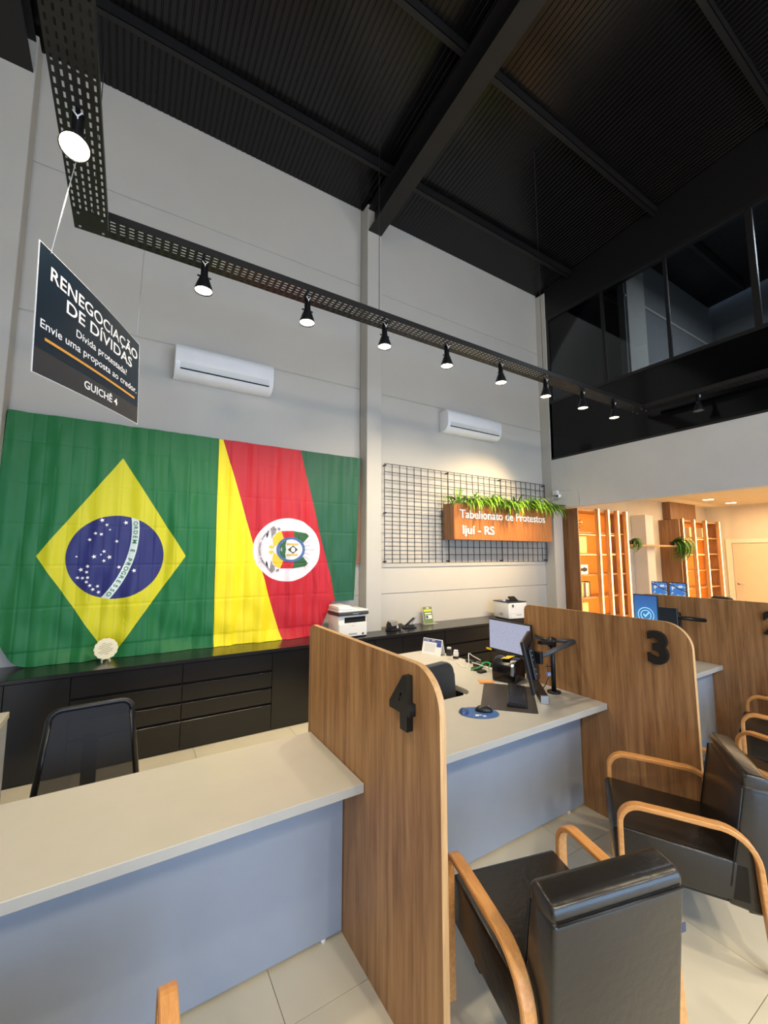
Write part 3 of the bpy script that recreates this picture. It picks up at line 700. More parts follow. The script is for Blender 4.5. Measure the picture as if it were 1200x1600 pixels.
# ================================================================ HANGING NOTICE
hs = thing('hanging_notice', 'dark hanging notice board RENEGOCIAÇÃO DE DÍVIDAS, on wires from the tray', 'sign', (-.405, 2.19, 2.50))
ha = atan2(.68, .39)
TL, BL, TR, BR_ = Vector((-.405, 2.2, 3.12)), Vector((-.392, 2.2, 2.525)), Vector((-.013, 2.86, 3.045)), Vector((.003, 2.86, 2.545))
off = Vector((-.405, 2.19, 2.50))
def hp(u, v, d=0):
    p = (TL * (1-u) + TR * u) * (1-v) + (BL * (1-u) + BR_ * u) * v
    nrm = Vector((.66, -.39, 0)).normalized()
    return p - off + nrm * d + nrm * (.012 * sin(pi * u))
def sheet(u0, u1, v0, v1, d0, d1, n=12):
    m = MB(); vs = []
    for d in (d0, d1):
        for i in range(n + 1):
            u = u0 + (u1 - u0) * i / n; vs += [hp(u, v0, d), hp(u, v1, d)]
    k = 2 * (n + 1); fs = []
    for i in range(n):
        fs += [(2*i, 2*i+1, 2*i+3, 2*i+2), (k+2*i, k+2*i+2, k+2*i+3, k+2*i+1), (2*i, 2*i+2, k+2*i+2, k+2*i), (2*i+1, k+2*i+1, k+2*i+3, 2*i+3)]
    fs += [(0, k, k+1, 1), (2*n, 2*n+1, k+2*n+1, k+2*n)]
    m.add(vs, fs, False); return m
sheet(0, 1, 0, 1, -.003, 0).obj('backing', 'white', hs)
sheet(.006, .994, .006, .80, .0005, .001).obj('navy_face', 'navy', hs); sheet(.006, .994, .795, .994, .0003, .0006).obj('grey_face', 'charcoal', hs)
def htext(s, uc, vc, size, bold, m, width):
    me = text_mesh(s, 1, bold); xs = [v.co.x for v in me.vertices]; x0, x1 = min(xs), max(xs)
    for v in me.vertices:
        u = uc + (v.co.x - (x0 + x1) / 2) / (x1 - x0) * width; vv = vc - (v.co.y - .35) * size
        v.co = hp(u, vv, .002)
    me.materials.clear(); me.materials.append(M[m]); me.name = 'lettering'
    return link('lettering', me, hs, 'printed line ' + s)
htext('RENEGOCIAÇÃO', .525, .175, .155, .012, 'whitep', .88); htext('DE DÍVIDAS', .55, .325, .155, .012, 'whitep', .68)
htext('Dívida protestada?', .56, .485, .095, .008, 'whitep', .53); htext('Envie uma proposta ao credor.', .50, .605, .095, .008, 'whitep', .93)
htext('GUICHÊ 4', .55, .885, .10, .02, 'whitep', .34)
sheet(.07, .94, .70, .722, .0015, .002).obj('gold_line', 'gold', hs)
w0 = hp(.08, .02); MB().tube([w0, Vector((-.325, 2.42, TZ - .003)) - off], .0022, 6).obj('hanging_wire', 'cable', hs)
w1 = hp(.95, .03); MB().tube([w1, Vector((-.02, 2.95, TZ - .003)) - off], .0008, 6).obj('hanging_wire', 'steel', hs)
# ================================================================ ARMCHAIRS
def arm_path():
    P = [(.30, 0), (.30, .47)]
    for k in range(1, 9): a = radians(90 * k / 8); P.append((.30 - .085 + .085 * cos(a), .485 + .085 * sin(a)))
    y0, z0 = .215, .57
    P += [(.10, .566), (-.02, .560)]
    # broad bend into the raked rear leg
    cx_, cz_, R_ = -.075, .41, .148
    for k in range(9): a = radians(84 + 90 * k / 8); P.append((cx_ + R_ * cos(a) , cz_ + R_ * sin(a)))
    P += [(-.229, .30), (-.243, .12), (-.252, 0)]
    return P
def make_armchair(label, group):
    t = thing('armchair', label, 'armchair', (0, 0, 0), 0, group)
    sw = .245
    # seat block, front edge a little higher
    MB().prism([(-.20, .235), (-.20, .40), (.10, .425), (.31, .445), (.33, .43), (.325, .27), (.31, .255)], -sw, sw, 'x').obj('seat', 'leather', t, .03, 4)
    MB().prism([(-.19, .215), (-.19, .238), (.27, .262), (.27, .24)], -sw + .02, sw - .02, 'x').obj('seat_base', 'black', t)
    # back block: tapering, leaning back
    MB().prism([(-.11, .22), (-.195, .735), (-.305, .725), (-.255, .20)], -sw, sw, 'x').obj('backrest', 'leather', t, .014, 3)
    # rounded cap on the top of the back
    MB().prism([(-.198, .70), (-.192, .765), (-.21, .785), (-.285, .775), (-.303, .755), (-.303, .722)], -sw + .002, sw - .002, 'x').obj('back_cap', 'leather', t, .020, 4)
    for s in (1, -1):
        MB().tube([(s * (sw - .002), -.125, .30), (s * (sw - .002), -.193, .72)], .004, 6).obj('piping', 'piping', t)
    MB().tube([(-sw + .01, -.307, .727), (sw - .01, -.307, .727)], .0045, 6).obj('piping', 'piping', t)
    for s in (1, -1):
        MB().sweep(arm_path(), .024, .022, c=s * (sw + .032)).obj('arm_frame', 'arm', t, .004, 1)
    for cy_ in (.17, -.23): MB().box(-sw + .03, sw - .03, cy_, cy_ + .04, .19, .214).obj('crossbar', 'black', t)
    return t
A = make_armchair('nearest black armchair with bent wood arms, its back to the viewer', 'black armchairs with wooden arms')
MB().box(.246, .276, -.274, -.272, .565, .592).obj('care_tag', mat('grey_tag', (70, 74, 96), .7), A, 0, label='small grey care tag in the back seam')
def yaw(hx, hy): return atan2(-hx, hy)
base = dict(group='black armchairs with wooden arms')
chairs = [((2.48, 1.13), (-.57, .82), 'black armchair turned left, in front of the partition numbered 3'),
          ((3.315, .985), (.09, 1), 'black armchair just beyond partition 3, mostly hidden by the turned armchair'),
          ((4.36, 1.14), (-.25, .97), 'farthest right black armchair, before partition 2, cut by the frame edge'),
          ((-.130, 1.155), (.04, 1), 'armchair at the bottom left, only its light wooden arm tip showing')]
for (x, y), (hx, hy), lb in chairs:
    q = dup(A, (x, y, 0), yaw(hx, hy), lb, 'black armchairs with wooden arms')
    for ch in [o for o in list(COL.objects) if o.parent == q and o.name.startswith('care_tag')]: bpy.data.objects.remove(ch)
A.location = (1.375, 1.06, 0); A.rotation_euler = (0, 0, yaw(.25, .97))
# ================================================================ OFFICE CHAIRS
mc = thing('mesh_office_chair', 'black mesh-back office chair behind the empty nearest desk', 'office chair', (-.12, 2.80, 0), radians(183))
# local: back plane faces +-y ; built around y=0
def five_star(t):
    for k in range(5):
        a = 2 * pi * k / 5; MB().tube([(.03 * cos(a), .25 + .03 * sin(a), .10), (.27 * cos(a), .25 + .27 * sin(a), .075)], [.022, .014], 8).obj('base_spoke', 'blackp', t)
        c_ = MB().lathe([(.001, -.012), (.027, -.012), (.027, .012), (.001, .012)], 12, Matrix.Translation((.28 * cos(a), .25 + .28 * sin(a), .028)) @ Matrix.Rotation(a, 4, 'Z') @ Matrix.Rotation(pi / 2, 4, 'X')).obj('castor', 'blackp', t)
    MB().tube([(0, .25, .09), (0, .25, .42)], .028, 12).obj('gas_column', 'blackp', t)
five_star(mc)
MB().prism(rrect(-.23, .23, .03, .48, .07), .42, .48).obj('seat', 'fabric', mc, .02, 3)
def back_outline(w0, w1, z0, z1, r=.055, n=6):
    P = [(-w0, z0), (-w1, z1 - r)]
    for k in range(n + 1): a = radians(180 - 90 * k / n); P.append((-w1 + r + r * cos(a), z1 - r + r * sin(a)))
    for k in range(n + 1): a = radians(90 - 90 * k / n); P.append((w1 - r + r * cos(a), z1 - r + r * sin(a)))
    P += [(w1, z1 - r), (w0, z0)]
    return P
BO = back_outline(.225, .185, .52, .945)
MB().tube([(x, -.02 + .03 * abs(x) / .2 * 0, z) for x, z in BO] , .015, 8).tube([(-.225, -.02, .52), (.225, -.02, .52)], .014, 8).obj('back_frame', 'blackp', mc)
mm = bpy.data.materials.new('chair_mesh'); mm.use_nodes = True; n_ = mm.node_tree.nodes; l_ = mm.node_tree.links; b_ = n_['Principled BSDF']
b_.inputs['Base Color'].default_value = rgba((58, 58, 60)); b_.inputs['Roughness'].default_value = .8; b_.inputs['Alpha'].default_value = .64
m = MB(); m.prism([(x * .98, z) for x, z in BO], -.021, -.019, 'y'); m.obj('mesh_back', mm, mc)
MB().box(-.035, .035, -.055, -.035, .45, .80).obj('spine', 'blackp', mc, .006, 1); MB().box(-.035, .035, -.05, .10, .40, .45).obj('spine_foot', 'blackp', mc, .006, 1)
oc = thing('office_chair', 'black padded office chair pulled up inside the desk behind partition 4', 'office chair', (1.972, 2.50, 0), radians(10))
for k in range(5):
    a = 2 * pi * k / 5; MB().tube([(0, -.24, .10), (.27 * cos(a), -.24 + .27 * sin(a), .06)], [.022, .014], 8).obj('base_spoke', 'blackp', oc)
    MB().lathe([(.001, -.012), (.027, -.012), (.027, .012), (.001, .012)], 12, Matrix.Translation((.28 * cos(a), -.24 + .28 * sin(a), .028)) @ Matrix.Rotation(a, 4, 'Z') @ Matrix.Rotation(pi / 2, 4, 'X')).obj('castor', 'blackp', oc)
MB().tube([(0, -.24, .09), (0, -.24, .42)], .028, 12).obj('gas_column', 'blackp', oc)
MB().prism(rrect(-.24, .24, -.48, -.02, .08), .42, .50).obj('seat', 'fabric', oc, .025, 3)
MB().prism(back_outline(.245, .215, .50, .945, .10, 8), -.02, .045, 'y').obj('backrest', 'fabric', oc, .02, 3)
MB().box(-.03, .03, .046, .075, .40, .75).obj('spine', 'blackp', oc, .006, 1)
oc2 = thing('office_chair', 'black office chair of which only the rounded back top shows above partition 2', 'office chair', (8.85, 3.13, 0), radians(60))
MB().prism(back_outline(.20, .22, .52, 1.04, .10, 8), -.02, .05, 'y').obj('backrest', 'fabric', oc2, .02, 3)
MB().prism(rrect(-.24, .24, -.48, -.02, .08), .42, .50).obj('seat', 'fabric', oc2, .025, 3)
MB().tube([(0, -.24, .03), (0, -.24, .42)], .03, 12).tube([(0, .02, .4), (0, .02, .6)], .02, 8).obj('gas_column', 'blackp', oc2)
for k in range(5):
    a = 2 * pi * k / 5; MB().tube([(0, -.24, .10), (.27 * cos(a), -.24 + .27 * sin(a), .03)], [.022, .016], 8).obj('base_spoke', 'blackp', oc2)
# ================================================================ SCREENS
def screen_mat(name, kind):
    m = bpy.data.materials.new(name); m.use_nodes = True; b = m.node_tree.nodes['Principled BSDF']; nb = NB(m)
    tc = nb.N.new('ShaderNodeTexCoord'); sp = nb.N.new('ShaderNodeSeparateXYZ'); nb.L.new(tc.outputs['Generated'], sp.inputs[0])
    gx, gz = sp.outputs[0], sp.outputs[2]
    b.inputs['Roughness'].default_value = .3; b.inputs['Base Color'].default_value = (.02, .02, .02, 1)
    if kind == 'doc':
        cb = nb.N.new('ShaderNodeTexNoise'); mp = nb.N.new('ShaderNodeMapping'); mp.inputs['Scale'].default_value = (14, 1, 60); nb.L.new(tc.outputs['Generated'], mp.inputs['Vector']); nb.L.new(mp.outputs[0], cb.inputs['Vector']); cb.inputs['Scale'].default_value = 1.6
        lines = nb.op('GREATER_THAN', cb.outputs[0], .60); c = nb.mix(lines, (186, 190, 214), (150, 152, 178))
    elif kind == 'sky':
        n = nb.N.new('ShaderNodeTexNoise'); n.inputs['Scale'].default_value = 3.5; n.inputs['Detail'].default_value = 6; nb.L.new(tc.outputs['Generated'], n.inputs['Vector'])
        cl = nb.op('GREATER_THAN', n.outputs[0], .56); c = nb.mix(cl, (60, 130, 215), (225, 235, 248))
        gr = nb.op('LESS_THAN', nb.op('ADD', gz, nb.op('MULTIPLY', n.outputs[0], .3)), .38); c = nb.mix(gr, c, (120, 140, 150))
        # steel truss crossing the picture
        tr = nb.op('LESS_THAN', nb.op('ABSOLUTE', nb.op('SUBTRACT', gz, nb.op('MULTIPLY_ADD', gx, -.45, .92))), .05); c = nb.mix(tr, c, (60, 70, 84))
    else:
        c = nb.mix(gz, (70, 150, 215), (50, 100, 175))
    nb.L.new(c, b.inputs['Emission Color']); b.inputs['Emission Strength'].default_value = .85
    return m
def monitor(label, loc, rz, wd, h, kind=None, tilt=0, grp='computer monitors', post=None):
    """local: screen faces -y, centre of the panel at height z of loc; returns thing with its origin at the panel's foot"""
    t = thing('monitor', label, 'monitor', loc, rz, grp); t.rotation_euler = (tilt, 0, rz)
    MB().box(-wd/2, wd/2, 0, .022, 0, h).obj('casing', 'blackp', t, .004, 1)
    MB().prism([(-wd*.3, h*.2), (wd*.3, h*.2), (wd*.3, h*.8), (-wd*.3, h*.8)], .022, .04, 'y').obj('rear_housing', 'blackp', t, .006, 1)
    MB().box(-wd/2 + .010, wd/2 - .010, -.0012, -.0002, .016, h - .010).obj('screen', screen_mat('screen_' + (kind or 'dark'), kind) if kind else mat('dark_screen', (38, 48, 62), .25), t)
    return t
m1 = monitor('monitor showing a white document, facing the padded office chair', (2.785, 2.505, .925), radians(-90), .46, .268, 'doc')
m2 = monitor('monitor seen almost edge-on from behind, beside the document monitor', (2.40, 1.945, .87), .589 + pi, .444, .33, None, .19)
MB().box(-.252, -.236, -.006, .0, -.004, .018).obj('sticky_note', 'yellow', m2)
MB().box(-.262, -.20, -.004, .0, -.008, .008).obj('sticky_note', 'yellow', m1)
for k, z in enumerate((.10, .13, .19, .22, .25)): MB().lathe([(.001, 0), (.005, 0), (.005, .004), (.001, .004)], 8, Matrix.Translation((.10, .041, z)) @ Matrix.Rotation(-pi/2, 4, 'X')).obj('screw', 'steel', m2)
# twin monitor arm
pa = thing('screen_mount', 'black twin monitor arm on a pole, clamped at the back of the label printer desk', 'screen mount', (2.715, 2.03, .75), 0)
MB().tube([(0, 0, .012), (-.012, -.008, .40)], .017, 12).obj('pole', 'blackp', pa)
MB().lathe([(.001, 0), (.048, 0), (.048, .012), (.02, .014)], 20).obj('pole_foot', 'blackp', pa)
MB().lathe([(.017, .33), (.03, .33), (.03, .39), (.017, .39)], 14).obj('collar', 'blackp', pa)
MB().box(-.012, .012, -.018, .018, 0, .16, Matrix.Translation((.0, -.015, .355)) @ Matrix.Rotation(radians(-82), 4, 'Y') @ Matrix.Rotation(radians(0), 4, 'Z')).tube([(-.0, .0, .36), (.03, .17, .37)], .017, 8).obj('upper_arm', 'blackp', pa)
MB().tube([(.12, -.10, .37), (-.24, -.075, .30)], .017, 8).tube([(0, 0, .375), (.12, -.10, .372)], .015, 8).obj('lower_arm', mat('grey_arm', (70, 72, 76), .4), pa)
MB().box(-.275, -.245, -.11, -.05, .26, .34).obj('arm_joint', 'blackp', pa, .004, 1)
MB().tube([(-.08, -.01, .22), (-.04, .01, .12), (-.05, .03, .06), (-.08, .05, .01)], .003, 6).tube([(-.09, 0, .2), (-.03, .0, .19), (-.01, .0, .20)], .003, 6).obj('monitor_cable', 'blackp', pa)
MB().box(-.10, -.065, -.03, -.01, .135, .16).obj('cable_plug', mat('pale_blue_plug', (140, 160, 205), .4), pa, .003, 1)
# slim sound bar with a silver end
sbt = thing('sound_bar', 'slim black bar with a silver end standing under the monitor pole', 'speaker', (2.575, 2.045, .75), radians(48))
MB().box(-.165, .165, -.027, .027, 0, .055).obj('body', 'blackp', sbt, .004, 1); MB().box(-.180, -.1655, -.027, .027, .0, .056).obj('end_cap', 'steel', sbt, .003, 1)
# analogous screens on the next two desks
m3 = monitor('portrait monitor with a light blue tick picture, above partition 3', (4.50, 2.245, 1.03), radians(-90), .235, .325, 'bluegrad', 0)
o = MB(); em = mat('tick_emblem', (150, 205, 240), .4, emit=(150, 205, 240), es=.9)
vs = []
for r0, r1 in ((.070, .078), (.044, .052)):
    for k in range(32):
        a0_, a1_ = 2*pi*k/32, 2*pi*(k+1)/32; i = len(vs)
        o.add([(r*cos(a), -.0022, .12 + r*sin(a)) for a in (a0_, a1_) for r in (r0, r1)], [(0, 1, 3, 2)])
o.add([(a, -.0022, b) for a, b in ((-.028, .125), (-.018, .135), (-.006, .118), (.024, .152), (.034, .143), (-.006, .098))], [(0, 1, 2, 5), (2, 3, 4, 5)])
o.obj('tick_emblem', em, m3)
MB().tube([(0, .03, -.02), (0, .03, .10)], .014, 8).obj('neck', 'blackp', m3)
m4 = monitor('dark monitor on a swing arm above partition 3, behind the number 3', (4.40, 2.00, 1.10), radians(-90 - 0), .16, .16, None, 0)
sa = thing('screen_mount', 'black twin monitor arm behind partition 3, reaching right of the dark monitor', 'screen mount', (4.58, 1.98, .75), 0)
MB().tube([(0, 0, .0), (0, 0, .45)], .017, 12).obj('pole', 'blackp', sa); MB().lathe([(.001, 0), (.045, 0), (.045, .012), (.001, .012)], 18).obj('pole_foot', 'blackp', sa)
MB().tube([(0, 0, .40), (.02, -.20, .40), (-.14, -.04, .42)], .018, 8).tube([(0, 0, .44), (-.02, .25, .42)], .016, 8).obj('arm_link', 'blackp', sa)
for q, (y, lb) in enumerate(((2.915, 'left one of the two side-by-side monitors showing blue sky'), (2.695, 'right one of the two side-by-side monitors showing blue sky'))):
    mm_ = monitor(lb, (6.24, y, 1.165), radians(-90), .205, .225, 'sky')
    MB().tube([(0, .03, -.40), (0, .03, .10)], .014, 8).obj('neck', 'blackp', mm_); MB().box(-.07, .07, -.03, .10, -.414, -.40).obj('stand_foot', 'blackp', mm_)
tag(MB().prism(rrect(6.0, 6.08, 2.42, 2.5, .01), .751, 1.19).obj('speaker_box', 'blackp'), 'small upright black speaker at the right of the sky screens', 'speaker')
# ================================================================ THINGS ON THE NEAR DESKS
Z = .7505
dm = thing('desk_mat', 'dark brown leather desk mat under the keyboard', 'desk mat', (2.352, 2.138, Z), atan2(.677, .736))
MB().prism(rrect(-.275, .275, -.18, .18, .012), 0, .003).obj('mat_sheet', mat('brown_leather', (52, 46, 42), .4, bump=.2, bscale=300, var=.15), dm)
MB().prism(rrect(-.275, .275, -.18, .18, .012), .0031, .0034).prism(rrect(-.272, .272, -.177, .177, .012), .0032, .0036).obj('stitched_face', mat('brown_leather_face', (58, 52, 46), .42, bump=.2, bscale=300, var=.15), dm)
kb = thing('keyboard', 'black computer keyboard lying on the leather mat', 'keyboard', (2.405, 2.105, Z + .0045), atan2(.655, .755))
MB().prism([(-.065, 0), (.065, 0), (.065, .022), (-.065, .010)], -.225, .225, 'x').obj('casing', 'blackp', kb, .003, 1)
m = MB()
key = MB().box(-.0085, .0085, -.0085, .0085, 0, .006).mesh('key', 'blackp')
for r in range(5):
    for c_ in range(20):
        if r == 0 and 4 < c_ < 10: continue
        k = link('key', key, kb); k.location = (-.205 + c_ * .0215, -.045 + r * .0225, .012 + r * .0021); k.rotation_euler = (.09, 0, 0)
link('space_bar', MB().box(-.055, .055, -.0085, .0085, 0, .006).mesh('space_bar', 'blackp'), kb).location = (-.205 + 7 * .0215, -.045, .012)
mp_ = thing('mouse_pad', 'blue mouse pad with a wrist rest on the near grey desk', 'mouse pad', (1.955, 2.035, Z), atan2(-.15, .183))
pad = [(.12 * cos(a), .095 * sin(a)) for a in [2*pi*k/28 for k in range(28)]]
MB().prism([(x * (1 + .12 * (x > 0)), y) for x, y in pad], 0, .004).obj('pad', 'blue', mp_, .001, 1)
MB().lathe([(.001, .017), (.03, .015), (.052, .006), (.055, 0)], 20, Matrix.Translation((-.085, -.0, .003)) @ Matrix.Diagonal((.55, 1.15, 1, 1))).obj('wrist_rest', mat('dark_blue_rubber', (40, 74, 130), .35), mp_)
MB().prism([(-.02, -.062), (.005, -.062), (.0, -.046), (.03, -.046), (.012, -.036), (-.016, -.04)], .0041, .0046).prism([(.03, -.066), (.05, -.06), (.045, -.045), (.03, -.05)], .0041, .0046).obj('white_print', 'whitep', mp_)
ms_ = thing('computer_mouse', 'black mouse on the blue mouse pad', 'mouse', (2.005, 2.03, Z + .0052), radians(-40))
bmx = bmesh.new(); bmesh.ops.create_uvsphere(bmx, u_segments=20, v_segments=12, radius=1)
for v in bmx.verts: v.co = (v.co.x * .056, v.co.y * .032, max(0, v.co.z) * .034 * (1 - .18 * v.co.x))
me = bpy.data.meshes.new('shell'); bmx.to_mesh(me); bmx.free(); me.materials.append(M['blackp']); [setattr(p, 'use_smooth', True) for p in me.polygons]; link('shell', me, ms_)
MB().lathe([(.001, -.003), (.007, -.003), (.007, .003), (.001, .003)], 12, Matrix.Translation((.026, 0, .0305)) @ Matrix.Rotation(pi/2, 4, 'X')).obj('scroll_wheel', mat('grey_rubber', (90, 90, 92), .5), ms_)
lp = thing('label_printer', 'black rounded label printer with a yellow sticky note on top', 'printer', (2.79, 2.46, Z), radians(-42))
prof = [(-.105, 0), (-.11, .07), (-.10, .115), (-.07, .145), (-.02, .16), (.05, .158), (.10, .145), (.112, .12), (.112, 0)]
lp.location = (2.68, 2.425, Z); lp.rotation_euler = (0, 0, radians(-72)); lp.scale = (1.15, .95, 1.12)
MB().prism(prof, -.085, .085, 'x').obj('housing', mat('gloss_black_plastic', (17, 17, 20), .22), lp, .010, 2)
MB().prism([(.055, .1605), (.095, .152), (.095, .154), (.055, .1625)], -.06, .06, 'x').obj('label_slot', 'gap', lp)
MB().prism([(-.1115, .055), (-.101, .113), (-.0885, .1285), (-.0915, .1325), (-.105, .117), (-.1155, .055)], .055, .075, 'x').obj('latch', 'steel', lp, .001, 1)
MB().box(-.003, .055, -.035, .04, .158, .160, Matrix.Rotation(radians(-7), 4, 'Y')).box(-.003, .055, -.088, -.035, .1585, .160, Matrix.Translation((0, -.0, 0)) @ Matrix.Rotation(radians(-7), 4, 'Y')).obj('sticky_note', 'yellow', lp, 0, label='yellow sticky note')
pn = thing('pen', 'white and blue pen lying behind the leather mat', 'pen', (2.54, 2.36, Z + .005), radians(-52))
MB().tube([(-.07, 0, 0), (.045, 0, 0)], .0045, 8).obj('barrel', 'white', pn); MB().tube([(.0455, 0, 0), (.085, 0, 0)], .0055, 8).obj('cap', mat('blue_pen_cap', (60, 60, 150), .4), pn)
tag(MB().prism([(2.40, 2.47), (2.49, 2.40), (2.54, 2.47), (2.45, 2.54)], Z, Z + .008).prism([(2.41, 2.475), (2.488, 2.41), (2.53, 2.465), (2.45, 2.53)], Z + .0085, Z + .012).obj('paper_pad', 'rust', None, .001, 1), 'small orange paper pad at the corner of the leather mat', 'notepad')
# calendar, stamps, adapters
cal = thing('desk_calendar', 'white and blue tent calendar at the far end of the desk', 'calendar', (2.70, 3.43, Z), radians(-72))
MB().prism([(-.045, 0), (-.042, 0), (.002, .150), (-.001, .152)], -.115, .115, 'x').obj('front_page', 'whitep', cal); MB().prism([(.045, 0), (.042, 0), (-.002, .150), (.001, .152)], -.115, .115, 'x').obj('back_page', 'whitep', cal)
def calp(x0, x1, a, b_, m_, nm='print'):
    d = Vector((0, .0435, .150)).normalized()
    base_ = Vector((0, -.0465, .0)); q = [base_ + Vector((x, 0, 0)) + d * s for x, s in ((x0, a), (x1, a), (x1, b_), (x0, b_))]
    return MB().add(q, [(0, 1, 2, 3)]).obj(nm, m_, cal)
navyp = mat('calendar_blue', (62, 82, 160), .5)
calp(-.108, .108, .125, .152, navyp, 'header_print'); calp(.055, .108, .085, .124, navyp, 'corner_print'); calp(-.095, -.04, .133, .145, 'whitep', 'header_words'); calp(-.01, .03, .134, .146, 'whitep', 'header_words')
gl_ = mat('calendar_grey', (150, 160, 180), .6)
mm_ = MB(); d = Vector((0, .0435, .150)).normalized()
for r in range(6):
    for c_ in range(7):
        p = Vector((-.085 + c_ * .019, -.0468, 0)) + d * (.03 + r * .014); mm_.add([p, p + Vector((.009, 0, 0)), p + Vector((.009, 0, 0)) + d * .006, p + d * .006], [(0, 1, 2, 3)])
mm_.obj('day_numbers', gl_, cal)
for q, (x, y, c1, c2, lb) in enumerate(((2.80, 3.30, 'black', 'offwhite', 'black self-inking stamp with a pale cap, behind the white stamp'), (2.775, 3.17, 'white', 'white', 'white self-inking stamp with a black foot'))):
    s_ = thing('rubber_stamp', lb, 'stamp', (x, y, Z), radians(-60), 'self-inking stamps')
    MB().prism(rrect(-.026, .026, -.02, .02, .004), 0, .022).obj('foot', 'blackp', s_, .002, 1); MB().prism(rrect(-.022, .022, -.018, .018, .004), .0225, .062).obj('body', c1, s_, .003, 2); MB().prism(rrect(-.019, .019, -.014, .014, .004), .0625, .082).obj('cap', c2, s_, .005, 2)
tag(MB().prism(rrect(2.69, 2.735, 3.13, 3.20, .004), Z, Z + .006).obj('acrylic_base', mat('clear_acrylic', (225, 220, 215), .1, alpha=.5)), 'small clear acrylic piece in front of the stamps', 'desk accessory')
tag(MB().prism([(2.70, 2.78), (2.80, 2.80), (2.79, 2.89), (2.71, 2.87)], Z, Z + .035).obj('network_adapter', 'blackp', None, .006, 2), 'black network adapter box with the green cable on it', 'adapter')
tag(MB().prism(rrect(2.765, 2.815, 2.95, 3.03, .005), Z, Z + .022).obj('power_brick', 'blackp', None, .004, 1), 'black power brick at the start of the white cables', 'adapter')
tag(MB().prism(rrect(2.60, 2.68, 2.665, 2.71, .006), Z, Z + .018).obj('usb_hub', 'blackp', None, .004, 1), 'small black hub near the label printer', 'adapter')
tag(MB().prism(rrect(2.62, 2.70, 2.74, 2.80, .006), Z, Z + .022).obj('small_switch', mat('brown_plastic', (56, 42, 36), .4), None, .004, 1), 'small dark brown box beside the green cable', 'adapter')
def cable(pts, m_, lb, r=.004):
    # smooth through points
    P = [Vector(p) for p in pts]; out = []
    for i in range(len(P) - 1):
        p0, p1, p2, p3 = P[max(i-1, 0)], P[i], P[i+1], P[min(i+2, len(P)-1)]
        for k in range(6):
            t = k / 6; out.append(.5 * ((2*p1) + (-p0+p2)*t + (2*p0-5*p1+4*p2-p3)*t*t + (-p0+3*p1-3*p2+p3)*t**3))
    out.append(P[-1]); return tag(MB().tube(out, r, 6).obj('cable', m_), lb, 'cable')
cable([(2.66, 3.02, Z + .004), (2.62, 2.88, Z + .004), (2.66, 2.87, Z + .03), (2.72, 2.93, Z + .10), (2.78, 2.94, Z + .07), (2.80, 2.86, Z + .045)], 'cable', 'white cable rising in a loop by the black adapter')
cable([(2.69, 2.86, Z + .042), (2.68, 2.76, Z + .045), (2.70, 2.66, Z + .03), (2.73, 2.58, Z + .006)], 'cable', 'white cable running from the loop towards the label printer')
cable([(2.60, 2.78, Z + .006), (2.66, 2.735, Z + .03), (2.75, 2.77, Z + .05), (2.775, 2.72, Z + .05), (2.72, 2.69, Z + .02)], 'green', 'short green cable lying over the black adapter', .006)
cable([(2.78, 2.22, Z + .005), (2.81, 2.32, Z + .005), (2.80, 2.55, Z + .005)], 'cable', 'white cable behind the edge-on monitor')
# ================================================================ THINGS ON THE BLACK WORKTOP
ZW = .8005
mf = thing('multifunction_printer', 'white multifunction printer with a black scanner band, beside the flags', 'printer', (2.20, 4.56, ZW), radians(2))
w_, d_, h_ = .42, .30, .335
mf.location = (2.275, 4.50, ZW)
MB().box(-.19, .19, -.10, .16, .01, .255).obj('body', 'white', mf, .010, 2)
MB().box(-.185, .185, -.112, -.101, .012, .165).obj('paper_drawer', 'white', mf, .004, 1)
MB().box(-.11, .17, -.104, -.099, .17, .232).obj('output_slot', 'gap', mf); MB().box(-.09, .15, -.108, -.103, .185, .197).obj('output_tray', 'blackp', mf)
MB().prism([(-.13, .256), (-.135, .285), (-.12, .292), (.17, .292), (.17, .256)], -.198, .198, 'x').obj('scanner_band', mat('dark_grey_plastic', (62, 62, 64), .4), mf, .003, 1)
MB().box(-.195, .195, -.12, .165, .2925, .315).obj('scanner_lid', 'white', mf, .006, 2)
MB().prism([(-.195, .3155), (-.195, .365), (-.05, .368), (.02, .335), (.10, .3155)], -.11, .15, 'y').obj('document_feeder', 'white', mf, .008, 2)
MB().box(-.02, .06, -.1355, -.134, .268, .279).obj('brand_plate', 'steel', mf); MB().box(-.02, .015, -.1135, -.1125, .13, .136).obj('badge', 'steel', mf)
MB().box(-.06, .05, -.1135, -.1122, .03, .05).obj('drawer_grip', mat('grey_grip', (170, 172, 178), .5), mf)
MB().lathe([(.001, 0), (.012, 0), (.012, .003), (.001, .003)], 12, Matrix.Translation((.13, -.1122, .035)) @ Matrix.Rotation(pi/2, 4, 'X')).obj('power_button', 'blackp', mf)
cp_ = thing('cube_printer', 'white cube-shaped laser printer with a raised black paper stop, right end of the worktop', 'printer', (5.02, 4.49, ZW), radians(-8))
MB().box(-.17, .17, -.19, .17, .012, .245).obj('body', 'white', cp_, .012, 2)
MB().box(-.172, .172, -.192, .172, .2455, .258).obj('top_rim', 'blackp', cp_, .004, 1); MB().box(-.155, .155, -.175, .15, .002, .0115).obj('feet', 'blackp', cp_)
MB().prism([(-.10, .2585), (-.01, .2585), (-.01, .262), (-.10, .278)], -.10, .09, 'x').obj('output_hump', 'blackp', cp_, .002, 1)
MB().box(.02, .14, -.02, .0, 0, .09, Matrix.Translation((0, -.02, .252)) @ Matrix.Rotation(radians(-58), 4, 'X')).obj('paper_stop', 'blackp', cp_, .002, 1)
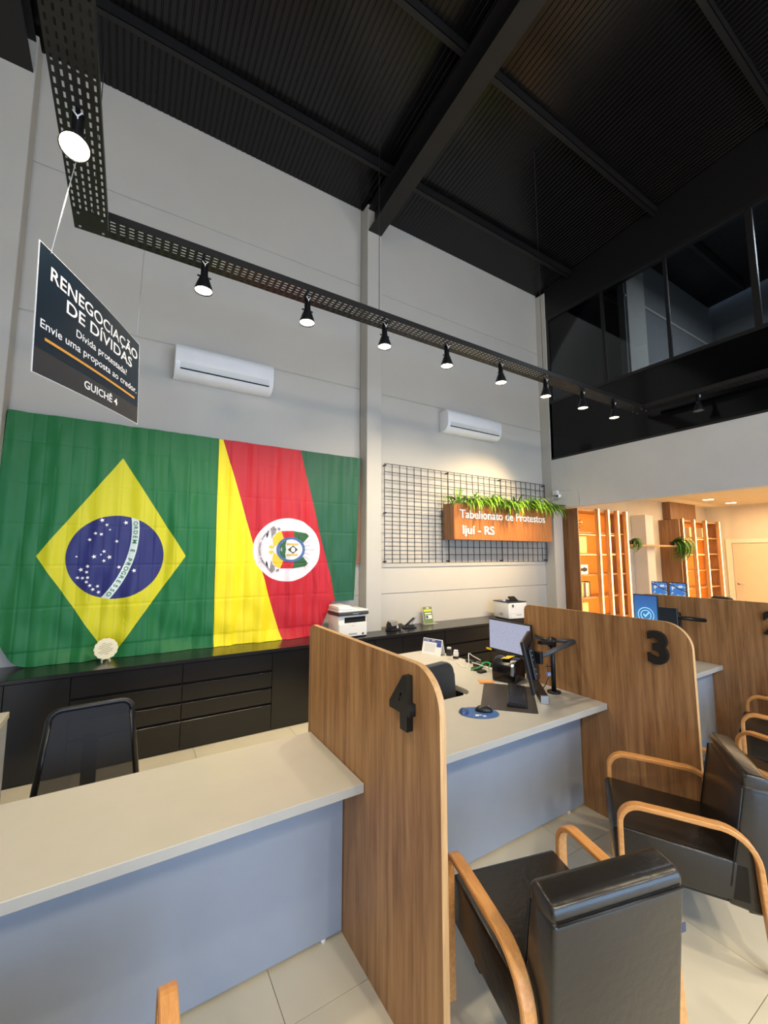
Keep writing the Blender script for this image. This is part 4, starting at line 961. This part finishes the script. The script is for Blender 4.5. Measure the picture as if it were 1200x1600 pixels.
MB().prism([(-.06, .259), (.0, .259), (0, .272), (-.06, .285)], -.165, -.115, 'x').obj('control_panel', mat('grey_display', (190, 196, 226), .3), cp_, .003, 1)
MB().box(-.13, .15, -.1945, -.191, .018, .085).obj('paper_drawer', 'white', cp_, .003, 1); MB().box(-.14, .15, -.1935, -.191, .092, .235).obj('front_flap', 'white', cp_, .003, 1)
MB().box(-.11, -.08, -.196, -.1938, .18, .22).obj('badge', mat('dark_badge', (60, 62, 52), .5), cp_); MB().box(-.03, .06, -.1965, -.1948, .06, .074).obj('drawer_grip', mat('grey_grip2', (175, 176, 180), .5), cp_)
MB().box(-.1725, -.170, -.06, .02, .05, .09).obj('side_grip', mat('grey_grip2', (175, 176, 180), .5), cp_)
hp_ = thing('hole_punch', 'black and silver hole punch next to the middle column', 'hole punch', (2.915, 4.52, ZW), radians(10))
MB().box(-.09, .09, -.06, .05, 0, .025).obj('base', 'blackp', hp_, .006, 2)
MB().prism([(-.06, .026), (-.05, .09), (-.02, .115), (.03, .115), (.05, .07), (.05, .026)], -.075, .02, 'x').obj('head', 'blackp', hp_, .006, 1)
MB().prism([(-.075, .07), (-.055, .115), (.02, .13), (.02, .12), (-.045, .103), (-.065, .065)], -.08, .03, 'x').obj('lever', 'steel', hp_, .003, 1)
MB().prism([(-.03, .026), (-.02, .07), (.02, .06), (.03, .026)], .03, .075, 'x').obj('silver_post', 'white', hp_, .003, 1)
MB().prism([(-.05, .026), (-.04, .05), (.01, .075), (.04, .03)], .08, .16, 'x').obj('rear_arm', 'blackp', hp_, .004, 1)
st = thing('stapler', 'black stapler standing open like a V on the worktop', 'stapler', (3.20, 4.56, ZW), radians(-25))
MB().box(-.10, .09, -.028, .028, 0, .018).obj('base', 'blackp', st, .005, 2)
MB().box(-.10, .07, -.018, .018, -.012, .012, Matrix.Translation((.01, 0, .085)) @ Matrix.Rotation(radians(-42), 4, 'Y')).obj('upper_arm', 'blackp', st, .005, 2)
MB().box(-.07, .07, -.012, .012, -.004, .004, Matrix.Translation((.05, 0, .085)) @ Matrix.Rotation(radians(-58), 4, 'Y')).obj('staple_channel', 'steel', st, .001, 1)
MB().box(-.02, .06, -.024, .024, .018, .045).obj('hinge', 'blackp', st, .003, 1)
fh = thing('flyer_holder', 'clear holder with a green and yellow flyer, leaning near the wall', 'flyer', (3.63, 4.70, ZW), radians(-4))
MB().box(-.10, .12, -.055, .055, 0, .003).obj('holder_foot', mat('clear_acrylic', (225, 220, 215), .1, alpha=.5), fh)
Tm = Matrix.Rotation(radians(-12), 4, 'X')
MB().box(-.085, .085, -.0, .003, .004, .235, Tm).obj('holder_back', mat('clear_acrylic', (225, 220, 215), .1, alpha=.5), fh)
MB().box(-.075, .075, -.002, -.0005, .006, .23, Tm).obj('flyer_sheet', mat('flyer_green', (104, 124, 74), .5), fh)
MB().box(-.065, .065, -.0035, -.0022, .165, .195, Tm).obj('title_block', mat('flyer_yellow', (236, 206, 50), .5), fh)
MB().box(-.05, .055, -.0035, -.0022, .13, .148, Tm).box(-.045, .06, -.0035, -.0022, .065, .115, Tm).box(-.02, .03, -.0035, -.0022, .205, .22, Tm).obj('pale_print', mat('flyer_white', (226, 226, 214), .5), fh)
MB().lathe([(.001, 0), (.022, 0), (.022, .001)], 16, Tm @ Matrix.Translation((-.02, -.0038, .09)) @ Matrix.Rotation(pi/2, 4, 'X')).obj('round_seal', mat('seal_blue', (80, 96, 150), .5), fh)
pl = thing('scalloped_plaque', 'cream scalloped plaque with engraved lines on a clear stand, in front of the green flag', 'plaque', (-.125, 4.56, ZW), radians(8))
P = []
for k in range(96):
    a = 2 * pi * k / 96; r = .088 + .0055 * abs(cos(7 * a)); P.append((r * cos(a), .115 + r * sin(a)))
Tm = Matrix.Rotation(radians(-10), 4, 'X')
MB().prism(P, 0, .010, 'y', Tm).obj('disc', 'cream', pl, .0015, 1)
em_ = mat('engraved_brown', (150, 136, 100), .7)
m = MB()
for r, (a, b_) in enumerate(((-.03, .0), (-.05, .045), (-.055, .055), (-.035, .04), (-.055, .06), (-.04, .055), (-.0, .025))):
    m.box(a - .004, b_ - .004, -.0012, -.0002, 0, .0045, Tm @ Matrix.Translation((0, 0, .165 - r * .0165)) @ Matrix.Rotation(radians(-14), 4, 'Y'))
m.obj('engraved_lines', em_, pl)
for s_ in (-.03, .03): MB().tube([(s_, -.03, .0), (s_, -.02, .02), (s_ * .8, -.012, .03)], .006, 8).tube([(s_, -.03, .004), (s_, .04, .004), (s_, .045, .06)], .004, 6).obj('stand_foot', mat('clear_stand', (200, 210, 205), .1, alpha=.6), pl)
# ================================================================ SECURITY CAMERA ON THE LINTEL
cc = thing('security_camera', 'small white dome security camera on the white lintel at the far column', 'security camera', (XR, 4.48, 2.80))
MB().box(-.055, 0, .0, .10, .0, .075).obj('junction_box', 'white', cc, .006, 2)
bmx = bmesh.new(); bmesh.ops.create_uvsphere(bmx, u_segments=18, v_segments=12, radius=.038); me = bpy.data.meshes.new('camera_ball'); bmx.to_mesh(me); bmx.free(); me.materials.append(M['white']); [setattr(p, 'use_smooth', True) for p in me.polygons]
o = link('camera_ball', me, cc); o.location = (-.06, -.03, -.03)
MB().lathe([(.001, 0), (.017, 0), (.017, .006), (.001, .006)], 14, Matrix.Translation((-.098, -.03, -.03)) @ Matrix.Rotation(pi/2, 4, 'Y')).obj('lens', 'gap', cc)
MB().tube([(-.004, .0, .06), (-.004, -.38, .06), (-.004, -.38, -.225)], .004, 6).obj('cable', 'offwhite', cc)
# ================================================================ BACK OFFICE: LIT BOOKSHELVES
nic = mat('niche_back_board', (216, 128, 44), .55, var=.1, vscale=3)
def shelf_unit(label, x0, fins, zs, top, x_end):
    t = thing('bookshelf', label, 'bookshelf', (x0, 4.37, 0), 0, 'lit bookshelves'); D = W - .022 - 4.37
    MB().box(0, .03, 0, D, 0, top).obj('side_panel', 'shelfw', t, .001, 1)
    MB().box(.03, x_end - x0, D - .015, D, 0, top).obj('back_board', nic, t)
    MB().box(x_end - x0, x_end - x0 + .025, .03, D, 0, top).obj('side_panel', 'shelfw', t, .001, 1)
    MB().box(0.0305, x_end - x0 - .0005, .05, D - .0155, top - .03, top).obj('top_board', 'shelfw', t)
    for z in zs:
        MB().box(.0305, x_end - x0 - .0005, .06, D - .0155, z, z + .025).obj('shelf', 'shelfw', t)
        MB().box(.035, x_end - x0 - .005, .30, .312, z - .008, z - .001).obj('shelf_led', 'led', t)
    for fx in fins:
        f = MB().box(fx - x0 - .012, fx - x0 + .03, -.02, .058, .0, top + .02).obj('divider_fin', 'shelfw', t)
        MB().box(fx - x0 - .02, fx - x0 + .012, -.026, -.0205, .1, top + .015).obj('led_strip', 'led', f)
    return t
shelf_unit('lit walnut bookshelf just inside the office, left of the floating shelf', 6.68, (7.30, 7.62, 7.94, 8.24), (.19, .59, .985, 1.385, 1.765, 2.145), 2.58, 8.34)
shelf_unit('farther lit walnut bookshelf beside the cream office door', 10.40, (10.56, 11.12, 11.72, 12.46), (.19, .59, .985, 1.385, 1.765, 2.145), 2.555, 12.6)
light('AREA', 'shelf_led_glow', (7.5, 4.25, 1.4), 55, (1, .62, .25), (radians(90), 0, 0), shape='RECTANGLE', size=1.5, size_y=2.4)
light('AREA', 'shelf_led_glow', (11.5, 4.25, 1.4), 55, (1, .62, .25), (radians(90), 0, 0), shape='RECTANGLE', size=2.0, size_y=2.4)
tag(MB().box(10.62, 11.9, 4.62, 4.785, 2.58, 2.98).obj('bulkhead_panel', 'shelfw'), 'walnut box panel above the farther bookshelf, up to the ceiling', 'panel')
tag(MB().box(9.21, 9.52, 4.49, 4.785, 0, 2.60).obj('pale_pilaster', mat('pale_pilaster', (222, 212, 194), .7), None, .003, 1), 'pale square pilaster between the two bookshelves', 'pillar')
tag(MB().box(8.42, 10.38, 4.36, 4.484, 1.93, 1.965).obj('floating_shelf', 'edge', None, .002, 1), 'long floating wood shelf between the two bookshelves', 'shelf')
tag(MB().box(8.42, 9.20, 4.76, 4.786, 0, 1.9).obj('stone_panel', mat('grey_marble', (196, 190, 186), .35, var=.12, vscale=2)), 'grey marble panel on the office wall under the floating shelf', 'wall panel')
def trailing(x, y, z, lb, n, ln, sd):
    t = thing('trailing_plant', lb, 'plant', (x, y, z), 0); r = random.Random(sd); m = MB()
    for k in range(n): frond(m, r.uniform(-.04, .04), r.uniform(-.03, .0), .07, r.uniform(-2.0, -1.0), r.uniform(.4, 1) * ln, r.uniform(.5, .75) * (.6 / ln) ** .3, .018, r.uniform(-.2, .9))
    o = m.obj('leaves', mat('trailing_green', (92, 140, 56), .6, var=.3, vscale=20), t); o['kind'] = 'stuff'
    MB().lathe([(.001, 0), (.045, 0), (.055, .075), (.05, .075), (.001, .07)], 14).obj('pot', 'blackp', t); return t
trailing(10.12, 4.41, 1.966, 'trailing green plant at the right end of the floating shelf', 90, .85, 5)
trailing(8.45, 4.41, 1.966, 'trailing dark plant at the left end of the floating shelf', 30, .5, 6)
# potted plant and books in the near bookshelf
pt = thing('potted_plant', 'small leafy plant with pale blooms on the top shelf of the nearer bookshelf', 'plant', (6.90, 4.56, 2.171))
m = MB(); r = random.Random(9)
for k in range(60): frond(m, 0, 0, .10, r.uniform(0, 6.28), r.uniform(.12, .22), r.uniform(.05, .22), .012, r.uniform(.3, 1.4))
m.obj('leaves', 'treed', pt)['kind'] = 'stuff'
MB().lathe([(.001, 0), (.05, 0), (.06, .10), (.054, .10), (.001, .09)], 16).obj('pot', 'blackp', pt)
m = MB()
for k in range(7): m.lathe([(.001, -.012), (.012, -.006), (.014, .004), (.001, .012)], 7, Matrix.Translation((r.uniform(-.08, .10), r.uniform(-.08, .02), r.uniform(.15, .26))))
m.obj('blooms', 'cream', pt)
ORD = ['first','second','third','fourth','fifth','sixth','seventh']
def book(x, y, z, wd, h, c_, lb, grp, lean=0, nm='book'):
    t = thing(nm, lb, 'book', (x, y, z), 0, grp); t.rotation_euler = (0, lean, 0)
    MB().box(0, wd, 0, .16, 0, h).obj('cover', mat('book_' + '_'.join(map(str, c_)), c_, .5), t, .002, 1); MB().box(.003, wd - .003, .0035, .163, .004, h + .001).obj('pages', 'cream', t)
for k in range(6): book(6.78 + k * .062, 4.52, 1.7905, .055, .30, (232, 196, 132), 'cream binder, ' + ORD[k] + ' from the left in the row below the potted plant', 'cream binders, second shelf from the top', 0, 'binder')
for k in range(5): book(6.80 + k * .062, 4.52, .6155, .055, .29, (228, 190, 124), 'cream binder, ' + ORD[k] + ' from the left below the colourful books', 'cream binders, lowest visible shelf', 0, 'binder')
bc = [((200, 92, 140), 'pink book, leftmost in the colourful row of the nearer bookshelf', .05), ((70, 70, 92), 'thin dark book right of the leftmost pink book', .03), ((206, 190, 90), 'yellow book in the colourful row', .05), ((120, 140, 110), 'grey-green book right of the yellow one', .03),
      ((74, 44, 50), 'dark maroon book with a round mark in the colourful row', .06), ((226, 176, 196), 'pale pink book right of the maroon one', .045), ((216, 150, 120), 'salmon book right of the pale pink one', .05), ((50, 42, 44), 'tall dark book closing the colourful row', .03)]
x = 6.79
for c_, lb, wd in bc: book(x, 4.50, 1.0105, wd, .25 + .02 * (wd < .04), c_, lb, 'books in the colourful row'); x += wd + .004
fr_ = thing('lettered_plaque', 'white plaque with black script letters on the middle shelf of the nearer bookshelf', 'plaque', (6.86, 4.50, 1.4105))
MB().box(0, .26, 0, .04, 0, .17).obj('block', 'white', fr_, .003, 1); text_obj('script_mark', 'ao vivo', 'black', fr_, frame((.025, -.001, .055), (1, 0, 0), (0, 0, 1)), .1, .002, .001, width=.21) if False else MB().tube([(.03 + .2 * k / 40, -.002, .085 + .035 * sin(k * 1.15) * (1 - .3 * sin(k * .2))) for k in range(41)], .007, 5).obj('script_mark', 'black', fr_)
tag(MB().box(6.79, 6.83, 4.50, 4.66, 1.4105, 1.60).obj('small_picture', mat('slate_blue', (80, 92, 112), .5), None, .002, 1), 'narrow slate-blue box left of the white lettered plaque', 'box')
for k, (x, c_, h_, lb) in enumerate(((10.75, (50, 34, 30), .24, 'dark vase on the top shelf of the farther bookshelf'), (10.95, (150, 100, 60), .20, 'brown vase on the top shelf of the farther bookshelf'))):
    t = thing('vase', lb, 'vase', (x, 4.58, 2.171)); MB().lathe([(.001, 0), (.04, 0), (.065, h_ * .35), (.05, h_ * .7), (.025, h_ * .85), (.035, h_), (.03, h_)], 18).obj('body', mat('vase_%d' % k, c_, .4), t)
for k in range(7): book(11.25 + k * .055 + (.45 if k > 3 else 0), 4.52, 2.171, .045, .24, (196, 176, 140), 'tan book, ' + ORD[k] + ' from the left on the top shelf of the farther bookshelf', 'tan books, farther bookshelf', 0)
